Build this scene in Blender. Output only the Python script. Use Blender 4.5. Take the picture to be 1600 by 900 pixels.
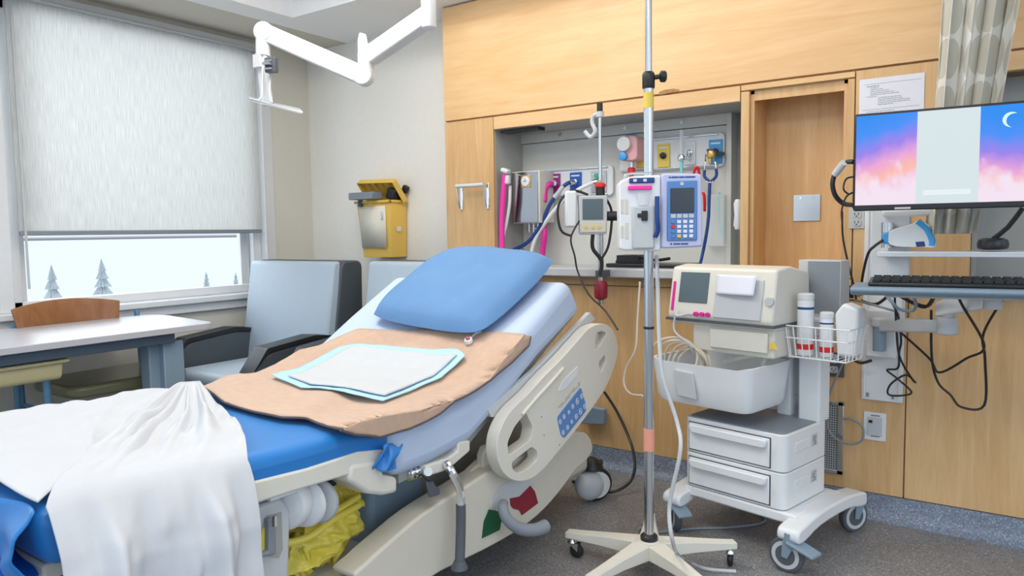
import bpy, bmesh, math, random
from mathutils import Vector, Matrix, noise
random.seed(7)
R=math.radians
for o in list(bpy.data.objects): bpy.data.objects.remove(o)
scn=bpy.context.scene; col=scn.collection

# ------------------------------------------------------------ camera, light, exposure
CAM=Vector((0,0,1.2)); F=1147.58
MC=Matrix(((0.82154299,-0.03075825,0.5693163),(0.56993769,0.07133138,-0.81858589),(-0.01543184,0.99697832,0.07613208)))
cd=bpy.data.cameras.new('camera'); cd.sensor_width=36; cd.lens=F/1600*36; cd.clip_start=.05
cam=bpy.data.objects.new('camera',cd); col.objects.link(cam)
cam.matrix_world=Matrix.Translation(CAM)@MC.to_4x4(); scn.camera=cam
scn.view_settings.view_transform='Standard'; scn.view_settings.look='None'; scn.view_settings.gamma=1
scn.view_settings.exposure=0.39; scn.view_settings.use_curve_mapping=False
W=bpy.data.worlds.new('sky'); scn.world=W; W.use_nodes=True
bg=W.node_tree.nodes['Background']; bg.inputs[1].default_value=1.0
_nt=W.node_tree; _tc=_nt.nodes.new('ShaderNodeTexCoord'); _sp=_nt.nodes.new('ShaderNodeSeparateXYZ'); _cr=_nt.nodes.new('ShaderNodeValToRGB')
_nt.links.new(_tc.outputs['Generated'],_sp.inputs[0]); _nt.links.new(_sp.outputs[2],_cr.inputs[0]); _nt.links.new(_cr.outputs[0],bg.inputs[0])
_cr.color_ramp.elements[0].position=0; _cr.color_ramp.elements[0].color=(.20,.22,.26,1); _cr.color_ramp.elements[1].position=.004; _cr.color_ramp.elements[1].color=(.80,.90,1,1)
def area(name,loc,rot,sx,sy,power,colr):
    l=bpy.data.lights.new(name,'AREA'); l.shape='RECTANGLE'; l.size=sx; l.size_y=sy; l.energy=power; l.color=colr
    o=bpy.data.objects.new(name,l); col.objects.link(o); o.location=loc; o.rotation_euler=rot; return o
area('ceiling_troffer_light',(-.6,.7,2.80),(0,0,0),2.2,1.0,30,(1,.94,.84))
area('added_headwall_wash',(-1.55,2.72,2.455),(R(12),0,0),2.6,.3,7.6,(1,.93,.80))  # added wash lamp above the headwall, brightens the upper maple
area('added_corner_fill',(-2.35,1.75,2.80),(0,0,0),.9,.7,22,(1,.96,.88))  # added fill lamp, unseen up in the tray, lifts the white corner wall
area('room_window_light',(2.4,-.6,1.9),(R(90),0,R(65)),2.4,1.4,13,(.52,.75,1))
area('window_daylight',(-5.7,2.1,2.02),(0,R(-90),0),1.3,2.6,54,(.80,.90,1))

# ------------------------------------------------------------ pixel -> plane helpers (1600x900 frame)
def ray(u,v): return (MC@Vector((u-800,-(v-450),-F))).normalized()
FW=MC@Vector((0,0,-1))
def PX(u,v,x): r=ray(u,v); return CAM+r*(x/r.x)
def PY(u,v,y): r=ray(u,v); return CAM+r*(y/r.y)
def PZ(u,v,z): r=ray(u,v); return CAM+r*((z-1.2)/r.z)
def PD(u,v,d): r=ray(u,v); return CAM+r*(d/r.dot(FW))
def lerp(a,b,t): return a+(b-a)*t

# ------------------------------------------------------------ materials
def mat(name,c,rough=.5,metal=0,nz=0,ns=30,bump=0,bs=200,coat=0,emit=None,es=1,alpha=1,trans=0,sheen=0):
    m=bpy.data.materials.new(name); m.use_nodes=True; nt=m.node_tree; b=nt.nodes['Principled BSDF']
    c=tuple(c)+(1,)
    b.inputs['Base Color'].default_value=c; b.inputs['Roughness'].default_value=rough; b.inputs['Metallic'].default_value=metal
    if coat: b.inputs['Coat Weight'].default_value=coat
    if sheen: b.inputs['Sheen Weight'].default_value=sheen
    if trans: b.inputs['Transmission Weight'].default_value=trans
    if alpha<1: b.inputs['Alpha'].default_value=alpha
    if emit: b.inputs['Emission Color'].default_value=tuple(emit)+(1,); b.inputs['Emission Strength'].default_value=es
    tc=nt.nodes.new('ShaderNodeTexCoord')
    n=nt.nodes.new('ShaderNodeTexNoise'); n.inputs['Scale'].default_value=ns; n.inputs['Detail'].default_value=3
    nt.links.new(tc.outputs['Object'],n.inputs['Vector'])
    mr=nt.nodes.new('ShaderNodeMixRGB'); k=nz if nz else .03
    mr.inputs[1].default_value=tuple(max(0,x*(1-k)) for x in c[:3])+(1,); mr.inputs[2].default_value=tuple(min(1,x*(1+k)) for x in c[:3])+(1,)
    nt.links.new(n.outputs['Fac'],mr.inputs[0]); nt.links.new(mr.outputs[0],b.inputs['Base Color'])
    if bump:
        n2=nt.nodes.new('ShaderNodeTexNoise'); n2.inputs['Scale'].default_value=bs; n2.inputs['Detail'].default_value=4
        nt.links.new(tc.outputs['Object'],n2.inputs['Vector'])
        bp=nt.nodes.new('ShaderNodeBump'); bp.inputs['Strength'].default_value=bump; bp.inputs['Distance'].default_value=.004
        nt.links.new(n2.outputs['Fac'],bp.inputs['Height']); nt.links.new(bp.outputs[0],b.inputs['Normal'])
    return m
def wood(name,c1,c2,horizontal,rough=.42,fine=True):
    m=bpy.data.materials.new(name); m.use_nodes=True; nt=m.node_tree; b=nt.nodes['Principled BSDF']; b.inputs['Roughness'].default_value=rough
    tc=nt.nodes.new('ShaderNodeTexCoord'); mp=nt.nodes.new('ShaderNodeMapping')
    mp.inputs['Scale'].default_value=(1.2,8,14) if horizontal else (14,8,1.2)
    nt.links.new(tc.outputs['Object'],mp.inputs[0])
    n=nt.nodes.new('ShaderNodeTexNoise'); n.inputs['Scale'].default_value=1.3; n.inputs['Detail'].default_value=7; n.inputs['Distortion'].default_value=1.2
    nt.links.new(mp.outputs[0],n.inputs['Vector'])
    n2=nt.nodes.new('ShaderNodeTexNoise'); n2.inputs['Scale'].default_value=9; n2.inputs['Detail'].default_value=5
    nt.links.new(mp.outputs[0],n2.inputs['Vector'])
    n3=nt.nodes.new('ShaderNodeTexNoise'); n3.inputs['Scale'].default_value=2.2; n3.inputs['Detail'].default_value=2
    nt.links.new(tc.outputs['Object'],n3.inputs['Vector'])
    a=nt.nodes.new('ShaderNodeMath'); a.operation='MULTIPLY_ADD'; a.inputs[1].default_value=.6
    nt.links.new(n.outputs['Fac'],a.inputs[0]); 
    s=nt.nodes.new('ShaderNodeMath'); s.operation='MULTIPLY'; s.inputs[1].default_value=.22; nt.links.new(n2.outputs['Fac'],s.inputs[0])
    s3=nt.nodes.new('ShaderNodeMath'); s3.operation='MULTIPLY_ADD'; s3.inputs[1].default_value=.3; nt.links.new(n3.outputs['Fac'],s3.inputs[0]); nt.links.new(s.outputs[0],s3.inputs[2])
    nt.links.new(s3.outputs[0],a.inputs[2])
    cr=nt.nodes.new('ShaderNodeValToRGB'); cr.color_ramp.elements[0].position=.36; cr.color_ramp.elements[1].position=.72
    cr.color_ramp.elements[0].color=tuple(c1)+(1,); cr.color_ramp.elements[1].color=tuple(c2)+(1,)
    nt.links.new(a.outputs[0],cr.inputs[0]); nt.links.new(cr.outputs[0],b.inputs['Base Color'])
    return m
def speckle(name,base,dark,light,rough=.5):
    m=bpy.data.materials.new(name); m.use_nodes=True; nt=m.node_tree; b=nt.nodes['Principled BSDF']; b.inputs['Roughness'].default_value=rough
    tc=nt.nodes.new('ShaderNodeTexCoord')
    v=nt.nodes.new('ShaderNodeTexVoronoi'); v.inputs['Scale'].default_value=260; nt.links.new(tc.outputs['Object'],v.inputs['Vector'])
    n=nt.nodes.new('ShaderNodeTexNoise'); n.inputs['Scale'].default_value=5; n.inputs['Detail'].default_value=5; nt.links.new(tc.outputs['Object'],n.inputs['Vector'])
    sp=nt.nodes.new('ShaderNodeSeparateColor'); nt.links.new(v.outputs['Color'],sp.inputs[0])
    cr=nt.nodes.new('ShaderNodeValToRGB'); e=cr.color_ramp.elements; e[0].position=0; e[0].color=tuple(dark)+(1,); e[1].position=1; e[1].color=tuple(light)+(1,)
    x=e.new(.3); x.color=tuple(base)+(1,); x=e.new(.75); x.color=tuple(base)+(1,)
    nt.links.new(sp.outputs[0],cr.inputs[0])
    mx=nt.nodes.new('ShaderNodeMixRGB'); mx.blend_type='MULTIPLY'; mx.inputs[0].default_value=.35; nt.links.new(cr.outputs[0],mx.inputs[1]); nt.links.new(n.outputs['Fac'],mx.inputs[2])
    nt.links.new(mx.outputs[0],b.inputs['Base Color']); return m
M={}
M['maple_h']=wood('maple_horizontal',(.70,.42,.19),(.82,.56,.30),True)
M['maple_v']=wood('maple_vertical',(.58,.33,.13),(.77,.51,.26),False)
M['floor']=speckle('terrazzo_vinyl',(.27,.265,.27),(.13,.14,.16),(.52,.52,.53),.42)
M['cove']=speckle('terrazzo_cove',(.24,.29,.38),(.12,.15,.22),(.5,.56,.66),.5)
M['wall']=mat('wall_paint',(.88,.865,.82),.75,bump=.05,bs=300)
M['ceil']=mat('ceiling_paint',(.93,.935,.94),.8)
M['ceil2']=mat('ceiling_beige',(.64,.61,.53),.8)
M['wall2']=mat('wall_shaded_beige',(.70,.675,.60),.8)  # window wall: its shade is put into this darker colour
M['white']=mat('white_metal',(.72,.73,.74),.35)
M['whitep']=mat('white_plastic',(.78,.80,.82),.38)
M['frame']=mat('window_frame',(.74,.76,.78),.4)
M['cream']=mat('cream_plastic',(.66,.62,.53),.42,bump=.03,bs=400)
M['cream2']=mat('cream_plastic_light',(.74,.71,.63),.4)
M['greyb']=mat('grey_beige',(.36,.36,.33),.5)
M['steel']=mat('brushed_steel',(.62,.64,.66),.25,1)
M['chrome']=mat('chrome',(.8,.82,.84),.1,1)
M['black']=mat('black_rubber',(.015,.016,.018),.45)
M['blackm']=mat('black_plastic',(.02,.022,.025),.3)
M['dgrey']=mat('dark_grey',(.09,.10,.12),.5)
M['mgrey']=mat('mid_grey',(.24,.27,.31),.5)
M['bgrey']=mat('blue_grey',(.22,.30,.38),.5)
M['lgrey']=mat('light_grey',(.55,.57,.59),.45)
M['blue']=mat('royal_blue_vinyl',(.012,.19,.56),.42,nz=.08,ns=6,sheen=.1)
M['sheetb']=mat('pale_blue_sheet',(.50,.60,.78),.9,nz=.05,ns=8,bump=.15,bs=500)
M['sheet']=mat('white_sheet',(.57,.59,.63),.9,nz=.03,ns=8,bump=.2,bs=500)
M['tan']=mat('tan_blanket',(.57,.385,.275),.95,nz=.14,ns=40,bump=.3,bs=700,sheen=.3)
M['hem']=mat('blanket_hem',(.12,.09,.09),.9)
M['pad']=mat('pad_white',(.54,.56,.59),.85,nz=.03,ns=20,bump=.25,bs=90)
M['padb']=mat('pad_blue_edge',(.42,.68,.86),.6)
M['pillow']=mat('blue_pillowcase',(.12,.26,.50),.8,nz=.06,ns=10,bump=.2,bs=40)
M['yellow']=mat('yellow_bag',(.80,.66,.10),.35,nz=.12,ns=14)
M['sharps']=mat('sharps_yellow',(.80,.52,.10),.45)
M['sharpf']=mat('sharps_front_panel',(.80,.77,.66),.6)
M['mag']=mat('magenta',(.75,.02,.33),.35)
M['magp']=mat('magenta_plate',(.32,.02,.22),.4)
M['nav']=mat('navy',(.01,.05,.24),.4)
M['navp']=mat('blue_plate',(.01,.10,.45),.4)
M['yelp']=mat('yellow_plate',(.80,.60,.10),.4)
M['pink']=mat('pink_plastic',(.80,.42,.42),.4)
M['hotpink']=mat('hot_pink',(.95,.04,.42),.4)
M['red']=mat('red_plastic',(.75,.02,.02),.35)
M['dred']=mat('dark_red',(.25,.01,.03),.4)
M['green']=mat('green_plastic',(.02,.45,.22),.4)
M['dgreen']=mat('dark_green',(.005,.09,.035),.5)
M['teal']=mat('teal_plastic',(.25,.72,.68),.3)
M['sky']=mat('sky_blue_plastic',(.06,.36,.75),.4)
M['brass']=mat('brass',(.70,.45,.14),.3,.8)
M['clear']=mat('clear_plastic',(.9,.95,.97),.08,alpha=.35)
M['mirror']=mat('darkened_mirror_steel',(.34,.35,.37),.12,1,bump=.25,bs=9)  # steel darkened in place of a dark room's reflection
M['glass']=mat('window_glass',(1,1,1),.0,trans=1); M['glass'].node_tree.nodes['Principled BSDF'].inputs['IOR'].default_value=1.05
M['paper']=mat('paper',(.80,.81,.90),.8)
M['ink']=mat('ink',(.16,.16,.2),.8)
M['screen']=mat('dark_screen',(.012,.014,.02),.15)
M['lcd']=mat('lcd_grey',(.10,.14,.16),.25)
M['tape']=mat('salmon_tape',(.85,.36,.26),.6)
M['olive']=mat('olive_vinyl',(.20,.20,.11),.3,coat=.3)
M['chairwood']=wood('chair_plywood',(.20,.075,.025),(.34,.15,.06),False,.35)
M['creamseat']=mat('cream_seat',(.68,.60,.34),.45)
M['recl']=mat('pale_blue_vinyl',(.44,.53,.62),.5)
M['recld']=mat('charcoal_vinyl',(.07,.085,.10),.45)
M['leg']=mat('blue_steel_leg',(.12,.27,.42),.35,.4)
M['table']=mat('table_laminate',(.50,.50,.53),.28)
M['tabedge']=mat('table_edge',(.05,.075,.11),.4)
M['snow']=mat('snow',(.86,.90,.95),.9)
M['tree']=mat('snowy_conifer',(.60,.64,.66),.9,nz=.4,ns=9)  # pale grey mixes snow on the boughs with haze put into the colour
M['panelg']=mat('service_panel_grey',(.66,.655,.62),.5)
M['gold']=mat('flooring_gold',(.7,.5,.1),.5)
M['ppurple']=mat('pump_violet',(.52,.55,.78),.4)
M['pumpblue']=mat('pump_keypad_blue',(.10,.24,.55),.4)
M['bag']=mat('clear_bag',(.55,.72,.82),.3,alpha=.55)
M['coil']=mat('cream_cable',(.70,.60,.48),.5)
M['niche']=mat('niche_grey',(.42,.42,.40),.55)
def curtain_mat():
    m=bpy.data.materials.new('leaf_curtain'); m.use_nodes=True; nt=m.node_tree; b=nt.nodes['Principled BSDF']; b.inputs['Roughness'].default_value=.85
    uv=nt.nodes.new('ShaderNodeUVMap'); mp=nt.nodes.new('ShaderNodeMapping'); mp.inputs['Scale'].default_value=(9,9,1); nt.links.new(uv.outputs[0],mp.inputs[0])
    v=nt.nodes.new('ShaderNodeTexVoronoi'); v.inputs['Scale'].default_value=1; v.inputs['Randomness'].default_value=.15; nt.links.new(mp.outputs[0],v.inputs['Vector'])
    cr=nt.nodes.new('ShaderNodeValToRGB'); cr.color_ramp.interpolation='CONSTANT'; e=cr.color_ramp.elements; e[0].color=(.56,.53,.45,1); e[1].position=.47; e[1].color=(.74,.73,.67,1)
    nt.links.new(v.outputs['Distance'],cr.inputs[0]); nt.links.new(cr.outputs[0],b.inputs['Base Color']); return m
M['curtain']=curtain_mat()
def blind_mat():
    m=bpy.data.materials.new('roller_blind_fabric'); m.use_nodes=True; nt=m.node_tree; out=nt.nodes['Material Output']; b=nt.nodes['Principled BSDF']
    tc=nt.nodes.new('ShaderNodeTexCoord'); mp=nt.nodes.new('ShaderNodeMapping'); mp.inputs['Scale'].default_value=(60,260,10); nt.links.new(tc.outputs['Object'],mp.inputs[0])
    n=nt.nodes.new('ShaderNodeTexNoise'); n.inputs['Scale'].default_value=1; n.inputs['Detail'].default_value=4; nt.links.new(mp.outputs[0],n.inputs['Vector'])
    cr=nt.nodes.new('ShaderNodeValToRGB'); cr.color_ramp.elements[0].color=(.62,.62,.60,1); cr.color_ramp.elements[1].color=(.80,.79,.76,1); cr.color_ramp.elements[0].position=.3; cr.color_ramp.elements[1].position=.7
    nt.links.new(n.outputs['Fac'],cr.inputs[0]); nt.links.new(cr.outputs[0],b.inputs['Base Color']); b.inputs['Roughness'].default_value=.9
    t=nt.nodes.new('ShaderNodeBsdfTranslucent'); nt.links.new(cr.outputs[0],t.inputs[0])
    mx=nt.nodes.new('ShaderNodeMixShader'); mx.inputs[0].default_value=.68; nt.links.new(b.outputs[0],mx.inputs[1]); nt.links.new(t.outputs[0],mx.inputs[2]); nt.links.new(mx.outputs[0],out.inputs[0]); return m
M['blind']=blind_mat()
def screen_mat(name,kind):
    m=bpy.data.materials.new(name); m.use_nodes=True; nt=m.node_tree; b=nt.nodes['Principled BSDF']; b.inputs['Base Color'].default_value=(.01,.01,.01,1); b.inputs['Roughness'].default_value=.3
    if kind=='doc':
        b.inputs['Emission Color'].default_value=(.50,.57,.59,1); b.inputs['Emission Strength'].default_value=1; return m
    uv=nt.nodes.new('ShaderNodeUVMap'); sp=nt.nodes.new('ShaderNodeSeparateXYZ'); nt.links.new(uv.outputs[0],sp.inputs[0])
    n=nt.nodes.new('ShaderNodeTexNoise'); n.inputs['Scale'].default_value=5; n.inputs['Detail'].default_value=6; nt.links.new(uv.outputs[0],n.inputs['Vector'])
    a=nt.nodes.new('ShaderNodeMath'); a.operation='MULTIPLY_ADD'; a.inputs[1].default_value=.16; nt.links.new(n.outputs['Fac'],a.inputs[0]); nt.links.new(sp.outputs[1],a.inputs[2])
    a2=nt.nodes.new('ShaderNodeMath'); a2.operation='MULTIPLY_ADD'; a2.inputs[1].default_value=-.22 if kind=='left' else .12; nt.links.new(sp.outputs[0],a2.inputs[0]); nt.links.new(a.outputs[0],a2.inputs[2])
    cr=nt.nodes.new('ShaderNodeValToRGB'); e=cr.color_ramp.elements; e[0].position=0; e[0].color=(.85,.68,.86,1); e[1].position=1; e[1].color=(.0,.24,.86,1)
    for p,c in ((.18,(.90,.56,.70)),(.30,(.95,.47,.38)),(.45,(.80,.36,.66)),(.62,(.30,.20,.80)),(.80,(.04,.25,.90))):
        x=e.new(p); x.color=c+(1,)
    nt.links.new(a2.outputs[0],cr.inputs[0])
    cl=nt.nodes.new('ShaderNodeTexNoise'); cl.inputs['Scale'].default_value=3.2; cl.inputs['Detail'].default_value=8; nt.links.new(uv.outputs[0],cl.inputs['Vector'])
    s=nt.nodes.new('ShaderNodeMath'); s.operation='SUBTRACT'; nt.links.new(cl.outputs['Fac'],s.inputs[0]); nt.links.new(sp.outputs[1],s.inputs[1])
    c2=nt.nodes.new('ShaderNodeValToRGB'); c2.color_ramp.elements[0].position=.12; c2.color_ramp.elements[1].position=.34; nt.links.new(s.outputs[0],c2.inputs[0])
    mx=nt.nodes.new('ShaderNodeMixRGB'); mx.inputs[2].default_value=(.88,.74,.86,1); nt.links.new(c2.outputs[0],mx.inputs[0]); nt.links.new(cr.outputs[0],mx.inputs[1])
    nt.links.new(mx.outputs[0],b.inputs['Emission Color']); b.inputs['Emission Strength'].default_value=.76; return m
M['scrL']=screen_mat('wallpaper_left','left'); M['scrR']=screen_mat('wallpaper_right','right'); M['scrD']=screen_mat('document_white','doc')

# ------------------------------------------------------------ mesh builder
class MB:
    def __init__(s): s.v=[]; s.f=[]; s.m=[]; s.mats=[]; s.cur=0; s.uv=None
    def mt(s,name):
        if name not in s.mats: s.mats.append(name)
        s.cur=s.mats.index(name); return s
    def add(s,vs,fs):
        n=len(s.v); s.v+=[Vector(v) for v in vs]
        for f in fs: s.f.append(tuple(i+n for i in f)); s.m.append(s.cur)
        return s
    def box(s,a,b):
        x0,y0,z0=(min(a[i],b[i]) for i in range(3)); x1,y1,z1=(max(a[i],b[i]) for i in range(3))
        return s.add([(x0,y0,z0),(x1,y0,z0),(x1,y1,z0),(x0,y1,z0),(x0,y0,z1),(x1,y0,z1),(x1,y1,z1),(x0,y1,z1)],
              [(0,3,2,1),(4,5,6,7),(0,1,5,4),(1,2,6,5),(2,3,7,6),(3,0,4,7)])
    def cbox(s,c,d,rot=None):
        m=rot or Matrix.Identity(3); c=Vector(c); h=[x/2 for x in d]
        vs=[c+m@Vector((h[0]*i,h[1]*j,h[2]*k)) for k in(-1,1) for j in(-1,1) for i in(-1,1)]
        return s.add(vs,[(0,2,3,1),(4,5,7,6),(0,1,5,4),(1,3,7,5),(3,2,6,7),(2,0,4,6)])
    def frame(s,d):
        d=d.normalized(); up=Vector((0,0,1)) if abs(d.z)<.95 else Vector((0,1,0))
        a=d.cross(up).normalized(); return a,a.cross(d).normalized()
    def cyl(s,p0,p1,r,r1=None,n=20,caps=True):
        p0,p1=Vector(p0),Vector(p1); r1=r if r1 is None else r1; a,b=s.frame(p1-p0)
        vs=[p0+(a*math.cos(2*math.pi*i/n)+b*math.sin(2*math.pi*i/n))*r for i in range(n)]+[p1+(a*math.cos(2*math.pi*i/n)+b*math.sin(2*math.pi*i/n))*r1 for i in range(n)]
        fs=[(i,(i+1)%n,n+(i+1)%n,n+i) for i in range(n)]
        if caps: fs+=[tuple(range(n-1,-1,-1)),tuple(range(n,2*n))]
        return s.add(vs,fs)
    def lathe(s,p,axis,prof,n=24):   # prof: list of (r,h)
        p=Vector(p); ax=Vector(axis).normalized(); a,b=s.frame(ax); vs=[]; fs=[]
        for r,h in prof:
            for i in range(n): vs.append(p+ax*h+(a*math.cos(2*math.pi*i/n)+b*math.sin(2*math.pi*i/n))*max(r,1e-5))
        for k in range(len(prof)-1):
            for i in range(n): fs.append((k*n+i,k*n+(i+1)%n,(k+1)*n+(i+1)%n,(k+1)*n+i))
        fs+=[tuple(range(n-1,-1,-1)),tuple(range((len(prof)-1)*n,len(prof)*n))]
        return s.add(vs,fs)
    def tube(s,pts,r,n=10,smooth=6,closed=False,rs=None):
        pts=[Vector(p) for p in pts]
        if smooth>1:
            q=[]; L=len(pts)
            rng=range(L) if closed else range(L-1)
            for i in rng:
                if closed: p0,p1,p2,p3=pts[i-1],pts[i],pts[(i+1)%L],pts[(i+2)%L]
                else: p0,p1,p2,p3=pts[max(0,i-1)],pts[i],pts[i+1],pts[min(L-1,i+2)]
                for j in range(smooth):
                    t=j/smooth; q.append(.5*((2*p1)+(-p0+p2)*t+(2*p0-5*p1+4*p2-p3)*t*t+(-p0+3*p1-3*p2+p3)*t**3))
            if not closed: q.append(pts[-1])
            pts=q
        L=len(pts); vs=[]; fs=[]; prev=None
        for i,p in enumerate(pts):
            d=(pts[(i+1)%L]-pts[i-1]) if closed else (pts[min(L-1,i+1)]-pts[max(0,i-1)])
            d=d.normalized() if d.length>1e-9 else Vector((0,0,1))
            if prev is None: a,b=s.frame(d)
            else:
                a=(prev-d*prev.dot(d)); a=a.normalized() if a.length>1e-6 else s.frame(d)[0]; b=a.cross(d)
            prev=a; rr=r if rs is None else lerp(rs[0],rs[1],i/(L-1))
            for k in range(n): vs.append(p+(a*math.cos(2*math.pi*k/n)+b*math.sin(2*math.pi*k/n))*rr)
        for i in range(L if closed else L-1):
            j=(i+1)%L
            for k in range(n): fs.append((i*n+k,i*n+(k+1)%n,j*n+(k+1)%n,j*n+k))
        if not closed: fs+=[tuple(range(n-1,-1,-1)),tuple(range((L-1)*n,L*n))]
        return s.add(vs,fs)
    def prism(s,pts,off):            # planar polygon extruded by off
        pts=[Vector(p) for p in pts]; off=Vector(off); n=len(pts)
        return s.add(pts+[p+off for p in pts],[tuple(range(n)),tuple(range(2*n-1,n-1,-1))]+[(i,n+i,n+(i+1)%n,(i+1)%n) for i in range(n)])
    def grid(s,fn,nu,nv,uv=False):
        vs=[fn(i/nu,j/nv) for j in range(nv+1) for i in range(nu+1)]
        fs=[(j*(nu+1)+i,j*(nu+1)+i+1,(j+1)*(nu+1)+i+1,(j+1)*(nu+1)+i) for j in range(nv) for i in range(nu)]
        if uv: s.uv=[(i/nu,j/nv) for j in range(nv+1) for i in range(nu+1)]
        return s.add(vs,fs)
    def build(s,name,material=None,parent=None,local=False,bevel=0,seg=2,ang=35,solid=0,sub=0,flat=False,origin=None,solid_off=-1):
        inv=Matrix.Identity(4)
        if parent is not None and not local: inv=WM(parent).inverted()
        me=bpy.data.meshes.new(name)
        vs=[inv@v for v in s.v] if parent is not None else list(s.v)
        loc=Vector((0,0,0))
        if parent is None:
            if origin is None:
                xs=[v.x for v in vs]; ys=[v.y for v in vs]; zs=[v.z for v in vs]
                loc=Vector(((min(xs)+max(xs))/2,(min(ys)+max(ys))/2,min(zs)))
            else: loc=Vector(origin)
            vs=[v-loc for v in vs]
        me.from_pydata(vs,[],s.f)
        if s.mats and material is None:
            for k in s.mats: me.materials.append(M[k])
            me.polygons.foreach_set('material_index',s.m)
        else: me.materials.append(M[material or 'white'])
        bm=bmesh.new(); bm.from_mesh(me); bmesh.ops.recalc_face_normals(bm,faces=bm.faces); bm.to_mesh(me); bm.free()
        if s.uv:
            ul=me.uv_layers.new(name='UVMap')
            for lp in me.loops: ul.data[lp.index].uv=s.uv[lp.vertex_index]
        if not flat:
            me.polygons.foreach_set('use_smooth',[True]*len(me.polygons)); me.set_sharp_from_angle(angle=R(ang))
        o=bpy.data.objects.new(name,me); col.objects.link(o); o.location=loc
        if parent is not None: o.parent=parent
        if solid: q=o.modifiers.new('s','SOLIDIFY'); q.thickness=solid; q.offset=solid_off
        if bevel: q=o.modifiers.new('b','BEVEL'); q.width=bevel; q.segments=seg; q.limit_method='ANGLE'; q.angle_limit=R(35); q.harden_normals=False
        if sub: q=o.modifiers.new('u','SUBSURF'); q.levels=sub; q.render_levels=sub
        me.update(); return o
def WM(o):
    m=Matrix.Translation(o.location)@o.rotation_euler.to_matrix().to_4x4()
    return WM(o.parent)@m if o.parent else m
def tag(o,label,cat,group=None,kind=None):
    if label: o['label']=label
    if cat: o['category']=cat
    if group: o['group']=group
    if kind: o['kind']=kind
    return o
def thing(name,label,cat,loc,rz=0,group=None):
    o=bpy.data.objects.new(name,None); col.objects.link(o); o.location=loc; o.rotation_euler=(0,0,R(rz)); o.empty_display_size=.1
    return tag(o,label,cat,group)
def struct(name,mb,m,**k):
    o=mb.build(name,m,**k); o['kind']='structure'; return o
def copy_tree(o,parent=None):
    c=o.copy(); col.objects.link(c)
    if parent: c.parent=parent
    for ch in [x for x in bpy.data.objects if x.parent==o]: copy_tree(ch,c)
    return c
def roundpoly(pts,r,n=5):
    out=[]; L=len(pts)
    for i in range(L):
        a,b,c=Vector(pts[i-1]),Vector(pts[i]),Vector(pts[(i+1)%L])
        u=(a-b); v=(c-b); q=min(r,u.length*.45,v.length*.45); p0=b+u.normalized()*q; p1=b+v.normalized()*q
        for k in range(n+1):
            t=k/n; out.append(p0*(1-t)**2+b*2*t*(1-t)+p1*t*t)
    return out
def smoothpoly(pts,n=4):
    out=[]; L=len(pts); pts=[Vector(p) for p in pts]
    for i in range(L):
        p0,p1,p2,p3=pts[i-1],pts[i],pts[(i+1)%L],pts[(i+2)%L]
        for j in range(n):
            t=j/n; out.append(.5*((2*p1)+(-p0+p2)*t+(2*p0-5*p1+4*p2-p3)*t*t+(-p0+3*p1-3*p2+p3)*t**3))
    return out
def rbox(mb,x0,x1,z0,z1,y0,y1,r):   # rounded in XZ, extruded in Y
    p=roundpoly([(x0,y0,z0),(x1,y0,z0),(x1,y0,z1),(x0,y0,z1)],r); return mb.prism(p,(0,y1-y0,0))

YF=3.28; YW=3.50; XW=-4.15; CZ=2.47; YB=3.562

# ============================================================ THE ROOM
struct('floor',MB().box((XW-.1,-1.2,-.1),(1.8,3.7,0)),'floor')
# ceiling with a raised tray (hole) : tray corner at tx,ty
tx,ty=-3.55,2.90
c=MB(); c.box((tx,ty,CZ),(1.8,YW+.2,CZ+.1)); c.box((-3.74,-1.2,CZ),(tx,YW+.2,CZ+.1))
c.box((tx-.06,-1.2,CZ+.1),(tx,ty,CZ+.45)); c.box((tx-.06,ty,CZ+.1),(1.8,ty+.06,CZ+.45)); c.box((tx-.06,-1.2,CZ+.45),(1.8,ty+.06,CZ+.5))
struct('ceiling',c,'ceil')
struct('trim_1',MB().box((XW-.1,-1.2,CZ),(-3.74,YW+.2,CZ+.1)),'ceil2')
struct('wall_back',MB().box((XW-.1,YW,0),(-2.735,YW+.12,CZ)),'wall')
# window wall: opening
wy0,wy1,wz0,wz1=PX(4,200,XW).y,PX(412,300,XW).y,PX(398,456,XW).z,2.435
w=MB(); w.box((XW-.2,-1.2,0),(XW,YW+.12,wz0-.02)); w.box((XW-.2,-1.2,wz1),(XW,YW+.12,CZ)); w.box((XW-.2,wy1+.03,wz0-.02),(XW,YW+.12,wz1))
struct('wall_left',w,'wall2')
# frames of window 1 and the next window at the left edge
def window(name,y0,y1):
    f=MB(); t=.06
    for a,b in (((y0,wz0),(y1,wz0+.05)),((y0,wz1-.09),(y1,wz1)),((y0,wz0),(y0+t,wz1)),((y1-t,wz0),(y1,wz1))):
        f.box((XW-.13,a[0],a[1]),(XW-.05,b[0],b[1]))
    f.box((XW-.16,y0,wz0),(XW-.12,y0+.11,wz1)); f.box((XW-.16,y1-.11,wz0),(XW-.12,y1,wz1))
    o=struct(name,f,'frame',bevel=.004)
    g=MB().box((XW-.10,y0+t,wz0+.05),(XW-.094,y1-t,wz1-.05)).build('pane','glass',o); return o
window('window_1',wy0,wy1); window('window_2',wy0-2.2,wy0-.06)
struct('trim_2',MB().box((XW-.16,wy0-.07,wz0),(XW+.012,wy0,wz1)),'frame',bevel=.004)      # mullion
struct('trim_3',MB().box((XW-.16,wy1,wz0-.02),(XW+.015,wy1+.075,wz1+.02)),'white',bevel=.004)
z2=PX(400,470.7,XW+.05).z
struct('trim_4',MB().box((XW-.05,-1.2,wz0-.035),(XW+.06,wy1+.06,wz0)).box((XW,-1.2,wz0-.09),(XW+.03,wy1+.05,wz0-.035)),'frame',bevel=.006)
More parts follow.
